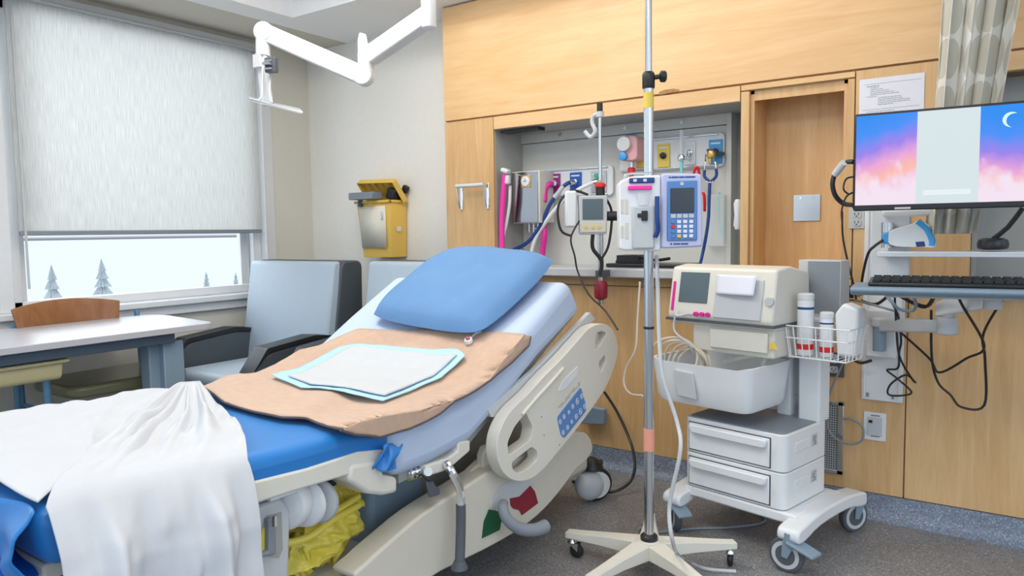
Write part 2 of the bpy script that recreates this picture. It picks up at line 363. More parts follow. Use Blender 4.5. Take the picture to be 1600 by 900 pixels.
# blind
bl=thing('roller_blind','pale translucent roller blind pulled two thirds down over the snowy window','blind',(XW+.02,(wy0+wy1)/2,wz1))
b=MB(); zb=PX(390,360,XW+.02).z
b.box((XW+.018,wy0+.035,zb),(XW+.021,wy1-.045,wz1-.02)); b.build('blind_fabric','blind',bl)
MB().box((XW+.012,wy0+.035,zb-.018),(XW+.028,wy1-.045,zb+.006)).build('hem_bar','mgrey',bl,bevel=.004)
hb=MB(); hb.box((XW+.002,wy0,wz1-.035),(XW+.05,wy1+.01,wz1)); hb.box((XW+.002,wy0,wz1-.045),(XW+.06,wy1+.01,wz1-.037)); hb.build('head_rail','lgrey',bl,bevel=.003)
MB().tube([(XW+.04,wy1-.02,wz1-.03),(XW+.04,wy1-.02,1.1)],.0025,smooth=1).build('pull_chain','white',bl)
tag(MB().tube([(XW+.03,wy0+.06,wz1-.04),(XW+.03,wy0+.06,.95)],.006,smooth=1).build('blind_wand','lgrey'),'thin grey hanging blind wand at the left edge of the window','blind wand')
# outside
struct('ground_outside',MB().box((-1500,-900,-1.6),(XW-.6,1500,-1.5)),'snow')
def conifer(x,y,h,label):
    t=thing('snowy_conifer',label,'tree',(x,y,-1.5),0,'snow-covered conifers outside the window')
    m=MB(); rnd=random.Random(int(abs(x*100)))
    for k in range(12):
        z=h*(.10+.072*k); r=h*.25*(1-k/12.8)
        n=22; vs=[]; 
        for i in range(n):
            rr=r*(1 if i%2 else .5)*rnd.uniform(.85,1.1); a=2*math.pi*i/n+k
            vs.append((x+rr*math.cos(a),y+rr*math.sin(a),-1.5+z-.12*rr))
        vs.append((x,y,-1.5+z+h*.12)); vs.append((x,y,-1.5+z+.02))
        m.add(vs,[(i,(i+1)%n,n) for i in range(n)]+[((i+1)%n,i,n+1) for i in range(n)])
    m.build('foliage','tree',t); MB().cyl((x,y,-1.55),(x,y,-1.5+h*.2),h*.02).build('trunk','tree',t)
for (u,v,dx,lab) in ((80,415,-14,'snowy conifer seen through the glass above the wooden chair'),(158,405,-16,'taller snowy conifer just right of the wooden chair outside'),(322,425,-22,'small far snowy conifer in the right half of the window'),(368,426,-20,'snowy conifer outside at the right end of the window')):
    p=PX(u,v,dx); conifer(p.x,p.y,p.z+1.5,lab)

struct('wall_head',MB().box((-2.74,3.78,0),(1.8,3.9,CZ+.1)),'wall')
# ---------------- head wall cabinetry
ca=thing('headwall_cabinet','wall-wide maple headwall unit with open service niche and tall recess','built-in cabinet',(-1.0,YF,0))
g=.0022
def panel(name,x0,x1,z0,z1,m,y=YF,t=.02): return MB().box((x0+g,y,z0+g),(x1-g,y+t,z1-g)).build(name,m,ca,bevel=.0015,seg=1)
panel('upper_panel',-2.735,1.6,1.832,2.465,'maple_h')
xl,xn0,xn1=-2.735,-2.39,-1.04
M['chip']=mat('bare_particleboard',(.40,.22,.09),.9,nz=.6,ns=300)
MB().prism([PY(u,v,YF-.0015) for u,v in ((1027,148),(1031,143),(1040,140),(1052,138.5),(1062,140),(1060,142.5),(1046,145),(1034,148))],(0,.003,0)).build('chipped_edge','chip',ca)
panel('side_panel',xl,xn0,.97,1.828,'maple_v')
panel('rail',xn0,xn1,1.756,1.828,'maple_h')
panel('stile',xn1,-1.0,.985,1.80,'maple_v'); panel('rail',xn1,-.575,1.80,1.828,'maple_h')
panel('stile',-.605,-.575,.985,1.80,'maple_v')
panel('rail',xn1,-.575,.93,.985,'maple_h')
panel('side_panel',-.575,-.16,.93,1.828,'maple_v')
panel('rail',-.16,1.6,1.756,1.828,'maple_h')
panel('lower_panel',xl,-.366,.098,.925,'maple_v'); panel('lower_panel',-.366,1.6,.098,.925,'maple_v')
c=MB().box((xl+.003,YF+.02,.1),(xl+.02,YB,2.465)).box((xl,YF+.02,2.44),(1.6,YB,2.462)).box((xl,YF+.021,.1),(1.6,YF+.03,.97)).box((xl,YF+.021,1.757),(1.6,YF+.03,2.46)).box((xl,YF+.021,.97),(xn0-.012,YF+.03,1.757)).box((-.575,YF+.021,.93),(-.165,YF+.03,1.83)).box((xn1+.014,YF+.0215,.93),(-1.001,YF+.03,1.83)).box((xl,YF+.0,.927),(xn1,YF+.018,.972)); c.build('carcass','maple_v',ca)
c=MB().box((-1.0,YF+.02,.985),(-.985,YF+.235,1.80)).box((-.62,YF+.02,.985),(-.605,YF+.235,1.80)).box((-1.0,YF+.21,.985),(-.605,YF+.235,1.80)).box((-1.0,YF+.02,1.785),(-.605,YF+.235,1.80)).box((-1.0,YF+.02,.97),(-.605,YF+.235,.985))
c.build('recess_lining','maple_v',ca)
c=MB().box((xn0-.012,YF+.02,1.0),(xn0,YB+.1,1.79)).box((xn0,YF+.02,1.756),(xn1+.02,YB+.1,1.775)).box((xn1,YF+.02,1.0),(xn1+.014,YB+.1,1.79)).box((xn0,YB+.07,1.0),(xn1,YB+.1,1.79))
c.build('niche_lining','niche',ca)
c=MB().box((xn0,YB,1.0),(-1.19,YB+.02,1.70)).box((xn0-.0,YB-.012,1.703),(-1.19,YB+.02,1.756)); c.box((-1.19,YB-.02,1.0),(-1.165,YB+.07,1.756)); c.build('service_panel','panelg',ca,bevel=.002)
MB().mt('steel').cyl((-2.13,YB-.016,1.735),(-2.13,YB-.01,1.735),.011).cyl((-1.73,YB-.016,1.735),(-1.73,YB-.01,1.735),.011).cyl((-1.42,YB-.016,1.735),(-1.42,YB-.01,1.735),.011).build('screw_cover',None,ca)
MB().box((-2.36,YF+.03,1.738),(-2.12,YF+.1,1.755)).build('cleat','black',ca)
# right niche (next bed's), grey inside
c=MB().box((-.16,YF+.16,.95),(1.6,YF+.18,1.756)).box((-.16,YF+.02,.95),(-.148,YF+.18,1.79)).box((-.16,YF+.14,1.66),(1.6,YF+.16,1.756)); c.build('niche_lining','niche',ca)
# counter
MB().box((-2.70,YF-.09,.972),(-1.02,YB+.07,1.015)).build('counter_ledge','lgrey',ca,bevel=.006)
MB().box((-.16,YF-.03,.925),(1.6,YF+.16,.95)).build('counter_ledge','lgrey',ca,bevel=.004)
# cove base
def cove(name,x0,x1,y):
    pr=[(0,.098),(-.012,.098),(-.014,.05),(-.02,.028),(-.034,.01),(-.055,.002),(-.055,0),(0,0)]
    return struct(name,MB().prism([(x0,y+a,z) for a,z in pr],(x1-x0,0,0)),'cove')
cove('baseboard_head',-2.735,1.6,YF+.004); cove('baseboard_back',XW,-2.74,YW)

# ---------------- things on the head wall
def plate(name,label,cat,u0,v0,u1,v1,y,m,t=.006,holes=()):
    a=PY(u0,v0,y); b_=PY(u1,v1,y); t_=thing(name,label,cat,((a.x+b_.x)/2,y,min(a.z,b_.z)))
    q=MB(); rbox(q,a.x,b_.x,b_.z,a.z,y-t,y,.004); q.build('cover_plate',m,t_,bevel=.0015)
    return t_,a,b_
def outlet(name,label,u0,v0,u1,v1,y,pm,fm):
    t_,a,b_=plate(name,label,'wall outlet',u0,v0,u1,v1,y,pm); cx=(a.x+b_.x)/2; cz=(a.z+b_.z)/2; h=abs(a.z-b_.z)
    for s in(-1,1):
        z=cz+s*h*.2; q=MB(); rbox(q,cx-.017,cx+.017,z-.014,z+.014,y-.009,y-.005,.01); f=q.build('socket',fm,t_)
        MB().box((cx-.008,y-.0105,z-.002),(cx-.0055,y-.009,z+.007)).box((cx+.0055,y-.0105,z-.002),(cx+.008,y-.009,z+.007)).cyl((cx,y-.0105,z-.007),(cx,y-.009,z-.007),.0028,n=10).build('slot','black',f)
    MB().cyl((cx,y-.0085,cz),(cx,y-.005,cz),.003,n=10).build('screw','steel',t_); return t_
outlet('power_outlet','dark steel double outlet with two white sockets above the vent grille',1288,549,1319,590,YF,'dgrey','lgrey')
outlet('power_outlet','grey double outlet on maple just left of the monitor bottom',1327,326,1351,357,YF,'lgrey','lgrey')
t_,a,b_=plate('blank_wall_plate','square stainless blank plate in the tall maple recess','wall plate',1240,305,1282,345,YF+.21,'steel')
for s in(.28,.72):
    MB().cyl((lerp(a.x,b_.x,s),YF+.2,a.z-.015),(lerp(a.x,b_.x,s),YF+.206,a.z-.015),.005,n=12).build('screw','chrome',t_)
t_,a,b_=plate('data_wall_plate','white wall plate with small dark port right of drawer cart','wall plate',1350,642,1384,690,YF,'whitep')
cx=(a.x+b_.x)/2
MB().box((cx-.028,YF-.008,b_.z+.02),(cx+.028,YF-.005,a.z-.02)).build('insert','lgrey',t_,bevel=.001)
MB().box((cx-.022,YF-.011,lerp(b_.z,a.z,.62)),(cx-.008,YF-.007,lerp(b_.z,a.z,.72))).build('port','black',t_)
q=MB()
for z in(.14,.88): q.box((cx-.014,YF-.0095,lerp(b_.z,a.z,z)),(cx+.02,YF-.0075,lerp(b_.z,a.z,z)+.003))
q.build('label_line','ink',t_)
# vent grille
a=PY(1262,622,YF); b_=PY(1317,741,YF); vg=thing('vent_grille','tall perforated steel vent grille low on maple wall behind the cart','vent',((a.x+b_.x)/2,YF,b_.z))
q=MB(); t=.016
q.box((a.x,YF-.012,b_.z),(b_.x,YF,b_.z+t)).box((a.x,YF-.012,a.z-t),(b_.x,YF,a.z)).box((a.x,YF-.012,b_.z),(a.x+t,YF,a.z)).box((b_.x-t*1.4,YF-.012,b_.z),(b_.x,YF,a.z)); q.build('grille_frame','steel',vg,bevel=.0015)
q=MB(); nx,nz=12,28; gx0,gx1,gz0,gz1=a.x+t,b_.x-t*1.4,b_.z+t,a.z-t
for i in range(nx+1):
    x=lerp(gx0,gx1,i/nx); q.box((x-.0016,YF-.008,gz0),(x+.0016,YF-.005,gz1))
for j in range(nz+1):
    z=lerp(gz0,gz1,j/nz); q.box((gx0,YF-.008,z-.0016),(gx1,YF-.005,z+.0016))
q.build('mesh_screen','lgrey',vg); MB().box((gx0,YF-.004,gz0),(gx1,YF-.002,gz1)).build('backing','black',vg)
# notice
a=PY(1343,125,YF-.004); b_=PY(1445,113,YF-.004); pw=b_.x-a.x; pt=thing('paper_notice','white printed notice taped to maple panel above the monitor','notice',((a.x+b_.x)/2,YF-.003,a.z-.30))
MB().box((a.x,YF-.003,a.z-.30),(b_.x,YF-.0018,a.z)).build('sheet_of_paper','paper',pt)
q=MB(); rr=random.Random(3)
def ln(x0,x1,dz,h=.0012): q.box((a.x+pw*x0,YF-.0036,a.z-dz-h),(a.x+pw*x1,YF-.003,a.z-dz))
ln(.07,.95,.022,.0008)
for k in range(12):
    x0=.12 if k in(0,6) else (.18 if k<6 else .3)
    x=x0; e=x0+rr.uniform(.1,.5)
    while x<e: w_=rr.uniform(.02,.07); ln(x,min(e,x+w_),.03+k*.0068,.0022 if k==0 else .0015); x+=w_+.008
ln(.06,.93,.122,.0008)
for k in range(3):
    x=.12; e=.5+rr.uniform(0,.2)
    while x<e: w_=rr.uniform(.02,.07); ln(x,x+w_,.13+k*.007,.0015); x+=w_+.008
q.build('print','ink',pt)
# chrome folding bracket on left maple panel
a=PY(713,291,YF-.05); b_=PY(754,289,YF-.05); c3=PY(713,326,YF)
br=thing('folding_wall_bracket','chrome U-shaped fold-down bracket on the left maple panel','bracket',((a.x+b_.x)/2,YF,c3.z))
for fx in(a.x,b_.x): MB().box((fx-.009,YF-.006,c3.z-.008),(fx+.009,YF,a.z+.012)).build('wall_flange','chrome',br,bevel=.002)
MB().tube([(a.x,YF-.02,c3.z),(a.x,YF-.045,a.z-.005),(a.x,YF-.045,a.z)],.006,smooth=1).tube([(b_.x,YF-.02,c3.z),(b_.x,YF-.045,a.z)],.006,smooth=1).build('side_rod','chrome',br)
MB().tube([(a.x-.004,YF-.045,a.z),(b_.x+.004,YF-.045,a.z)],.011,smooth=1,n=14).build('grip','white',br)

# ---------------- sharps container on white wall
x0=PY(560,405,YW-.16).x; x1=PY(612,405,YW-.16).x; zt=PY(560,316,YW-.16).z; zb_=PY(575,402,YW-.16).z
sc=thing('sharps_container','yellow sharps container with its lid open on the white wall','sharps container',((x0+x1)/2,YW,zb_))
yf=YW-.16
q=MB(); x0b,x1b=x0+.012,x1-.0
q.add([(x0b+.02,yf+.02,zb_),(x1b-.01,yf+.02,zb_),(x1b-.01,YW-.012,zb_),(x0b+.02,YW-.012,zb_),(x0,yf,zt),(x1,yf,zt),(x1,YW-.012,zt),(x0,YW-.012,zt)],[(0,3,2,1),(0,1,5,4),(1,2,6,5),(2,3,7,6),(3,0,4,7)])
q.build('bin_body','sharps',sc,solid=.004,bevel=.004)
MB().box((x0-.012,yf-.012,zt-.012),(x1+.008,yf+.004,zt+.006)).box((x1-.004,yf-.012,zt-.012),(x1+.008,YW-.01,zt+.006)).box((x0-.012,yf-.012,zt-.012),(x0,YW-.01,zt+.006)).build('rim','sharps',sc,bevel=.004)
q=MB(); q.add([(x0+.035,yf+.004,zb_+.06),(x1-.045,yf+.004,zb_+.06),(x1-.04,yf-.004,zt-.03),(x0+.02,yf-.004,zt-.03)],[(0,1,2,3)]); q.build('front_label','sharpf',sc,solid=.003)
MB().box((x1-.075,yf-.008,zt-.115),(x1-.06,yf-.002,zt-.065)).build('latch','steel',sc,bevel=.002)
MB().box((x1+.001,yf+.05,zt-.19),(x1+.004,yf+.09,zt-.16)).build('side_label','white',sc)
# lid open: tilted tray, hinged at back-right
q=MB(); lw=(x1-x0)+.03; rot=Matrix.Rotation(R(-52),3,'X')@Matrix.Rotation(R(3),3,'Y'); cL=Vector(((x0+x1)/2+.01,YW-.075,zt+.075))
q.cbox(cL,(lw,.16,.006),rot)
for dx,dy,sx,sy in((-lw/2,0,.006,.16),(lw/2,0,.006,.16),(0,.08,lw,.006),(0,-.08,lw,.006)): q.cbox(cL+rot@Vector((dx,dy,-.018)),(sx,sy,.04),rot)
for k in range(4): q.cbox(cL+rot@Vector((-lw*.3+k*lw*.2,0,-.01)),(.004,.12,.02),rot)
q.build('lid','sharps',sc,bevel=.004)
MB().cbox((x0+.10,yf-.02,zt+.035),(.21,.09,.045)).build('counterweight_tray','mgrey',sc,bevel=.004)
MB().cbox((x1-.03,yf+.07,zt+.045),(.07,.08,.07),Matrix.Rotation(R(20),3,'Y')).cbox((x1+.01,YW-.03,zt+.075),(.04,.035,.05),Matrix.Rotation(R(30),3,'Y')).build('hinge_flap','black',sc,bevel=.01)
MB().box((x0+.03,yf-.02,zt-.03),(x0+.06,yf,zt+.01)).build('clasp','dgrey',sc,bevel=.003)

# ---------------- service niche contents
def console(name,label,x0,x1,z0,z1):
    t_=thing(name,label,'service console',((x0+x1)/2,YB,z0))
    q=MB(); rbox(q,x0,x1,z0,z1,YB-.018,YB-.001,.03); q.build('housing','whitep',t_,bevel=.004)
    q=MB(); q.box((x0+.01,YB-.026,z1-.014),(x1-.03,YB-.018,z1-.006)).box((x0+.01,YB-.026,z0+.006),(x1-.03,YB-.018,z0+.012)); q.build('rail','steel',t_,bevel=.002); return t_
console('gas_outlet_console','rounded white gas console with magenta, blue and green outlets',-2.27,-1.80,1.385,1.548)
console('suction_outlet_console','rounded white console with four outlet plates behind the pump stand',-1.76,-1.20,1.50,1.668)
def gas(name,label,u0,v0,u1,v1,pm,km):
    a=PY(u0,v0,YB-.02); b_=PY(u1,v1,YB-.02); t_=thing(name,label,'gas outlet',((a.x+b_.x)/2,YB-.02,b_.z))
    MB().box((a.x,YB-.026,b_.z),(b_.x,YB-.019,a.z)).build('outlet_plate',pm,t_,bevel=.002)
    cx,cz=(a.x+b_.x)/2,(a.z+b_.z)/2
    MB().lathe((cx,YB-.026,cz),(0,-1,0),[(.016,0),(.016,.012),(.011,.014),(.011,.026),(.006,.027)]).build('port',km,t_)
    MB().box((a.x+.01,YB-.0275,a.z-.022),(b_.x-.01,YB-.0262,a.z-.014)).build('label_line','whitep',t_); return Vector((cx,YB-.05,cz))
g1=gas('gas_outlet','magenta gas outlet nearest the mirror-faced box',861,272,876,303,'magp','steel')
g2=gas('gas_outlet','blue gas outlet beside the magenta one',891,270,909,300,'navp','steel')
g3=gas('gas_outlet','white gas outlet with green knob behind thin pole',924,268,948,300,'lgrey','whitep')
MB().cyl((g3.x+.0,YB-.055,g3.z+.03),(g3.x,YB-.026,g3.z+.03),.013).build('green_knob','green',[o for o in bpy.data.objects if o.name.startswith('gas_outlet')][-1])
gas('gas_outlet','yellow gas outlet partly hidden by the big stand pole',995,222,1007,262,'yelp','steel')
gas('gas_outlet','yellow-plated gas outlet just right of the big stand pole',1028,226,1047,261,'yelp','blackm')
g6=gas('gas_outlet','white outlet plate that holds the teal-tipped flowmeter',1070,222,1087,257,'whitep','steel')
g7=gas('gas_outlet','pale blue outlet plate at the right end under the stethoscope',1108,219,1129,255,'sky','blackm')
# flowmeter
p=PY(1065,240,YB-.09); fm=thing('oxygen_flowmeter','clear upright flowmeter with teal tip in the niche','flowmeter',(p.x,YB-.09,p.z-.06))
MB().cyl((p.x,YB-.09,p.z-.01),(p.x,YB-.09,p.z+.115),.011).build('tube','clear',fm)
MB().cyl((p.x,YB-.09,p.z-.012),(p.x,YB-.09,p.z+.1),.005).build('inner_tube','lgrey',fm)
MB().lathe((p.x,YB-.09,p.z-.04),(0,0,1),[(.008,0),(.017,.006),(.02,.015),(.017,.03),(.012,.034)]).cyl((p.x,YB-.09,p.z-.02),(g6.x,YB-.03,p.z-.02),.008).build('valve_body','chrome',fm)
MB().cyl((p.x,YB-.09,p.z-.10),(p.x,YB-.09,p.z-.04),.007,.009).build('teal_tip','teal',fm)
# brass regulator and stethoscope
p=PY(1112,240,YB-.08)
rg=thing('brass_regulator','brass gas regulator plugged in at the right of the niche','regulator',p)
MB().lathe(p-Vector((0,0,.02)),(0,0,1),[(.02,0),(.022,.006),(.022,.03),(.02,.034)]).cyl(p-Vector((.008,0,.045)),p-Vector((.008,0,.02)),.01).build('valve_body','brass',rg)
MB().cyl(p+Vector((0,0,.012)),p+Vector((0,0,.022)),.024).cyl(p,p+Vector((.045,.045,0)),.009).build('black_collar','dgrey',rg)
st=thing('stethoscope','navy stethoscope hanging from the brass regulator','stethoscope',PY(1106,350,YB-.12))
def sp(u,v,dy=.12): return PY(u,v,YB-dy)
MB().tube([sp(1103,242,.09),sp(1102,255),sp(1101,270)],.004).tube([sp(1117,240,.09),sp(1118,255),sp(1119,266)],.004).build('ear_tube','chrome',st)
MB().tube([sp(1101,266),sp(1101,276),sp(1109,284)],.0075).tube([sp(1119,264),sp(1119,275),sp(1111,284)],.0075).build('ear_arm','nav',st)
MB().tube([sp(1104,283),sp(1109,285),sp(1115,283)],.006).build('yoke','white',st)
MB().tube([sp(1109,286),sp(1108,310),sp(1107,340),sp(1103,370),sp(1097,400),sp(1092,420,.2)],.008).build('tubing','nav',st)
# red cable + caddy + teal tubing
tag(MB().tube([sp(1085,300,.06),sp(1083,280,.08),sp(1087,262,.09),sp(1092,268,.08),sp(1093,300,.06),sp(1100,304,.08),sp(1101,330,.05)],.007).build('red_cable','red'),'looped red cable right of infusion pump','cable')
cd_=thing('clear_supply_holder','clear wall holder with teal tubing inside the niche','holder',PY(1115,380,YB-.06))
a=PY(1103,305,YB-.06); b_=PY(1131,385,YB-.06)
MB().box((a.x,YB-.06,b_.z),(b_.x,YB-.001,a.z)).build('holder_box','clear',cd_,bevel=.004)
MB().tube([PY(1124,300,YB-.03),PY(1122,330,YB-.03),PY(1130,372,YB-.03)],.005).build('teal_tubing','teal',cd_)
# wall phone at right side
a=PY(1151,330,YF+.0)
tag(MB().lathe(PY(1153,335,YB-.14)+Vector((0,0,-.07)),(0,0,1),[(.012,0),(.02,.02),(.016,.07),(.02,.12),(.012,.14)]).build('phone_handset','whitep'),'white handset hung at the right side of the niche','phone')

# mirror faced suction box
d=.16
A=[PY(798,269,YB-.18),PY(840,268,YB-.18),PY(845,349,YB-.18),PY(802,349,YB-.18)]
x0,x1,z0,z1=A[0].x,A[1].x,A[3].z,A[0].z
sb=thing('suction_gauge_box','mirror-faced metal box with a round pressure gauge','medical device',((x0+x1)/2,YB,z0))
MB().box((x0,YB-.17,z0),(x1+.005,YB-.02,z1)).build('casing','cream2',sb,bevel=.004)
MB().box((x0+.004,YB-.176,z0+.004),(x1-.004,YB-.17,z1-.004)).build('mirror_front','mirror',sb,bevel=.001)
cx=lerp(x0,x1,.55); cz=z1-.055
MB().box((cx-.032,YB-.180,cz-.034),(cx+.032,YB-.176,cz+.034)).build('gauge_bezel','brass',sb,bevel=.003)
MB().lathe((cx,YB-.180,cz),(0,-1,0),[(.027,0),(.027,.004),(.024,.005)]).build('gauge_face','whitep',sb)
MB().box((cx-.001,YB-.187,cz-.004),(cx+.001,YB-.185,cz+.018)).box((cx-.013,YB-.187,cz-.001),(cx+.013,YB-.185,cz+.001)).build('gauge_needle','ink',sb)
q=MB()
for dx in(-.03,.0,.03): q.cyl((cx+dx,YB-.10,z0-.05),(cx+dx,YB-.10,z0),.010)
q.cyl((cx-.05,YB-.1,z0-.03),(cx+.05,YB-.1,z0-.03),.009).cyl((cx,YB-.1,z0-.12),(cx,YB-.1,z0-.04),.008); q.build('fittings','steel',sb)
# pink hose on white handpiece
hs=thing('pink_hose','pink hose hanging from a white wall handpiece left of the gauge box','hose',PY(785,380,YB-.255))
MB().tube([PY(789,272,YB-.255),PY(788,285,YB-.255),PY(786,310,YB-.255),PY(784,350,YB-.255),PY(785,400,YB-.255),PY(790,425,YB-.255)],.015,n=14).build('hose_length','hotpink',hs)
MB().cbox(PY(790,267,YB-.255),(.05,.04,.025),Matrix.Rotation(R(20),3,'Y')).cbox(PY(793,281,YB-.25),(.03,.03,.05)).build('handpiece','white',hs,bevel=.008)
MB().tube([PY(797,290,YB-.23),PY(796,320,YB-.23),PY(790,355,YB-.23),PY(782,385,YB-.23)],.009).build('white_hose','whitep',hs)
tag(MB().tube([PY(849,345,YB-.1),PY(851,365,YB-.12),PY(849,385,YB-.12),PY(846,410,YB-.12)],.016,n=12).build('magenta_hose','mag'),'thick magenta hose dropping below the gauge box','hose')
def hose(name,label,pts,r,m,bands=()):
    t_=thing(name,label,'hose',pts[-1]); MB().tube(pts,r,n=12).build('hose_length',m,t_)
    MB().lathe(pts[0],pts[0]-pts[1],[(r*1.3,-.02),(r*1.5,0),(r*.9,.012)]).build('connector','chrome',t_)
    if bands: MB().tube(bands,r*1.15,n=12).build('grey_sleeve','lgrey',t_)
hose('gas_hose','magenta gas hose plugged into the magenta outlet',[g1,PY(860,287,YB-.08),PY(853,295,YB-.1),PY(851,315,YB-.12)],.014,'mag')
hose('gas_hose','navy gas hose with a grey sleeve plugged into the blue outlet',[g2,PY(886,287,YB-.08),PY(873,299,YB-.1),PY(858,322,YB-.12),PY(845,352,YB-.14),PY(825,378,YB-.15),PY(800,392,YB-.15)],.011,'nav',[PY(880,291,YB-.09),PY(866,309,YB-.11)])
hose('gas_hose','white gas hose plugged into the green knob outlet',[g3,PY(912,292,YB-.08),PY(890,306,YB-.1),PY(865,330,YB-.12),PY(838,370,YB-.14),PY(828,405,YB-.14)],.011,'whitep',[PY(893,304,YB-.1),PY(880,315,YB-.11)])

# ---------------- pink suction regulator, red connector
p=PY(984,232,YB-.10); pr=thing('suction_regulator','pink suction regulator with round gauge and blue knob','regulator',p-Vector((0,0,.08)))
q=MB(); rbox(q,p.x-.042,p.x+.055,p.z-.065,p.z+.06,YB-.13,YB-.03,.03); q.build('pink_body','pink',pr,bevel=.006)
MB().lathe((p.x-.012,YB-.13,p.z+.02),(0,-1,0),[(.036,0),(.036,.02),(.03,.022)]).build('gauge','white',pr)
MB().lathe((p.x-.018,YB-.13,p.z-.042),(0,-1,0),[(.022,0),(.022,.02),(.016,.024)],12).build('knob','sky',pr)
MB().lathe((p.x,YB-.08,p.z+.058),(0,0,1),[(.03,0),(.028,.01),(.012,.014)]).build('selector','sky',pr)
MB().cyl((p.x+.0,YB-.08,p.z-.10),(p.x,YB-.08,p.z-.06),.012).build('nipple','steel',pr)
MB().lathe((p.x,YB-.08,p.z-.16),(0,0,1),[(.008,0),(.012,.02),(.012,.03),(.02,.035),(.02,.06),(.014,.065)]).build('red_connector','red',pr)

# ---------------- thin pole with hook, clipped at the counter, with small monitor
TP=Vector((-1.60,3.05,0))
tp=PY(938,300,3.13); TX,TY=tp.x,tp.y; TD=(tp-CAM).dot(FW)
zt=PD(940,163,TD).z; zb_=PD(935,470,TD).z
tpo=thing('telescopic_drip_pole','thin steel drip pole with clear hook clamped to the counter in front of the niche','drip pole',(TX,TY,zb_))
MB().cyl((TX,TY,PD(938,282,TD).z),(TX,TY,zt-.02),.009).build('upper_rod','steel',tpo)
MB().cyl((TX,TY,zt-.055),(TX,TY,zt),.014).build('black_tip','black',tpo)
q=MB(); z=zt-.08
q.tube([(TX,TY-.01,z+.03),(TX-.03,TY-.01,z+.02),(TX-.035,TY-.01,z-.01),(TX-.02,TY-.01,z-.05),(TX-.045,TY-.01,z-.075),(TX-.075,TY-.01,z-.045)],.010).cyl((TX,TY,z+.015),(TX,TY,z+.04),.02); q.build('hook','lgrey',tpo)
zr=PD(938,290,TD).z
MB().lathe((TX,TY,zr-.012),(0,0,1),[(.018,0),(.026,.006),(.026,.018),(.016,.026)]).build('red_collar','red',tpo)
MB().cyl((TX,TY,zr-.11),(TX,TY,zr-.01),.022).build('black_grip','black',tpo)
MB().cyl((TX,TY,zb_-.02),(TX,TY,zr-.1),.014).build('lower_rod','steel',tpo)
MB().lathe((TX,TY,zb_+.0),(0,0,1),[(.012,0),(.03,.01),(.032,.03),(.032,.075),(.026,.09),(.012,.095)]).build('red_clamp_knob','dred',tpo)
MB().box((TX-.02,TY-.02,.978),(TX+.02,3.19,1.010)).build('counter_clamp','dgrey',tpo,bevel=.003)
# small monitor on it
p=PD(926,338,TD-.06); vm=thing('vital_signs_monitor','small beige handheld monitor clamped to the thin drip pole','monitor',p-Vector((0,0,.08)),34.7)
def L(x,y,z): return (x,y,z)
q=MB(); q.prism(roundpoly([(-.062,-.03,-.005),(.062,-.03,-.005),(.066,-.03,.175),(-.066,-.03,.175)],.012),(0,.07,0)); q.build('housing','lgrey',vm,local=True,bevel=.004)
MB().box((-.05,-.034,.065),(.045,-.03,.16)).build('display','lcd',vm,local=True,bevel=.002)
q=MB(); q.box((-.058,-.034,.005),(.058,-.03,.055)); q.build('keypad','cream',vm,local=True,bevel=.002)
q=MB()
for k in range(3): q.cyl((-.035+k*.03,-.037,.03),(-.035+k*.03,-.033,.03),.008,n=12)
q.build('button','yelp',vm,local=True)
MB().cyl((.066,0,.08),(.12,0,.08),.022).cyl((.12,0,.08),(.15,0,.08),.032,n=8).build('clamp_knob','black',vm,local=True,bevel=.004)
MB().box((-.13,-.02,.03),(-.075,.03,.20)).build('side_pack','whitep',vm,local=True,bevel=.01)
MB().tube([(-.02,0,.18),(-.10,0,.20),(-.16,0,.13),(-.15,0,.02),(-.10,0,-.01)],.006).tube([(.05,0,.18),(.09,.01,.10),(.075,0,-.05),(.04,0,-.12)],.006).tube([(.0,.0,-.005),(.0,0,-.07),(.04,0,-.13),(.03,0,-.2)],.009).build('cable','black',vm,local=True)

def cable(name,label,pts,r=.003,m='black',cat='cable'): return tag(MB().tube(pts,r,n=8).build(name,m),label,cat)
cable('thin_cable','thin black cable looping down from the small monitor over the counter edge',[PD(905,345,3.2),PD(892,372,3.2),PD(898,400,3.2),PD(903,425,3.2),PD(920,460,3.15),PD(945,485,3.1),PD(965,515,3.0)],.004)

# laptop / black tray on counter
lp=thing('black_tray','low black tray with cables on the counter behind the pump','tray',(-1.52,3.42,1.015))
MB().box((-1.72,3.30,1.016),(-1.30,3.50,1.035)).build('tray_base','blackm',lp,bevel=.006)
MB().cbox((-1.62,3.4,1.055),(.12,.12,.04)).tube([(-1.70,3.38,1.04),(-1.6,3.36,1.07),(-1.5,3.4,1.05),(-1.4,3.35,1.06)],.008).build('cable_bundle','black',lp,bevel=.006)

# ============================================================ BIG IV STAND
IX,IY=-1.04,2.31
iv=thing('drip_stand','tall steel drip stand on a white five-legged wheeled base','drip stand',(IX,IY,0))
zc=PD(1017,127,2.475).z
MB().cyl((IX,IY,.125),(IX,IY,zc-.02),.0165,n=24).build('lower_pole','steel',iv)
MB().cyl((IX,IY,zc),(IX,IY,2.05),.0115,n=20).build('upper_pole','steel',iv)
k_=MB().lathe((IX,IY,zc-.03),(0,0,1),[(.019,0),(.021,.004),(.021,.045),(.019,.05),(.016,.055)]).build('height_clamp','black',iv)
MB().cyl((IX+.018,IY+.005,zc+.005),(IX+.034,IY+.015,zc+.008),.008).lathe((IX+.033,IY+.015,zc+.008),(.82,.57,0),[(.012,0),(.019,.004),(.019,.018),(.014,.022)],14).build('clamp_knob','black',k_)
def band(name,m,u0,v0,v1,r): 
    z0,z1=PD(u0,v1,2.475).z,PD(u0,v0,2.475).z; MB().cyl((IX,IY,z0),(IX,IY,z1),r,n=24).build(name,m,iv)
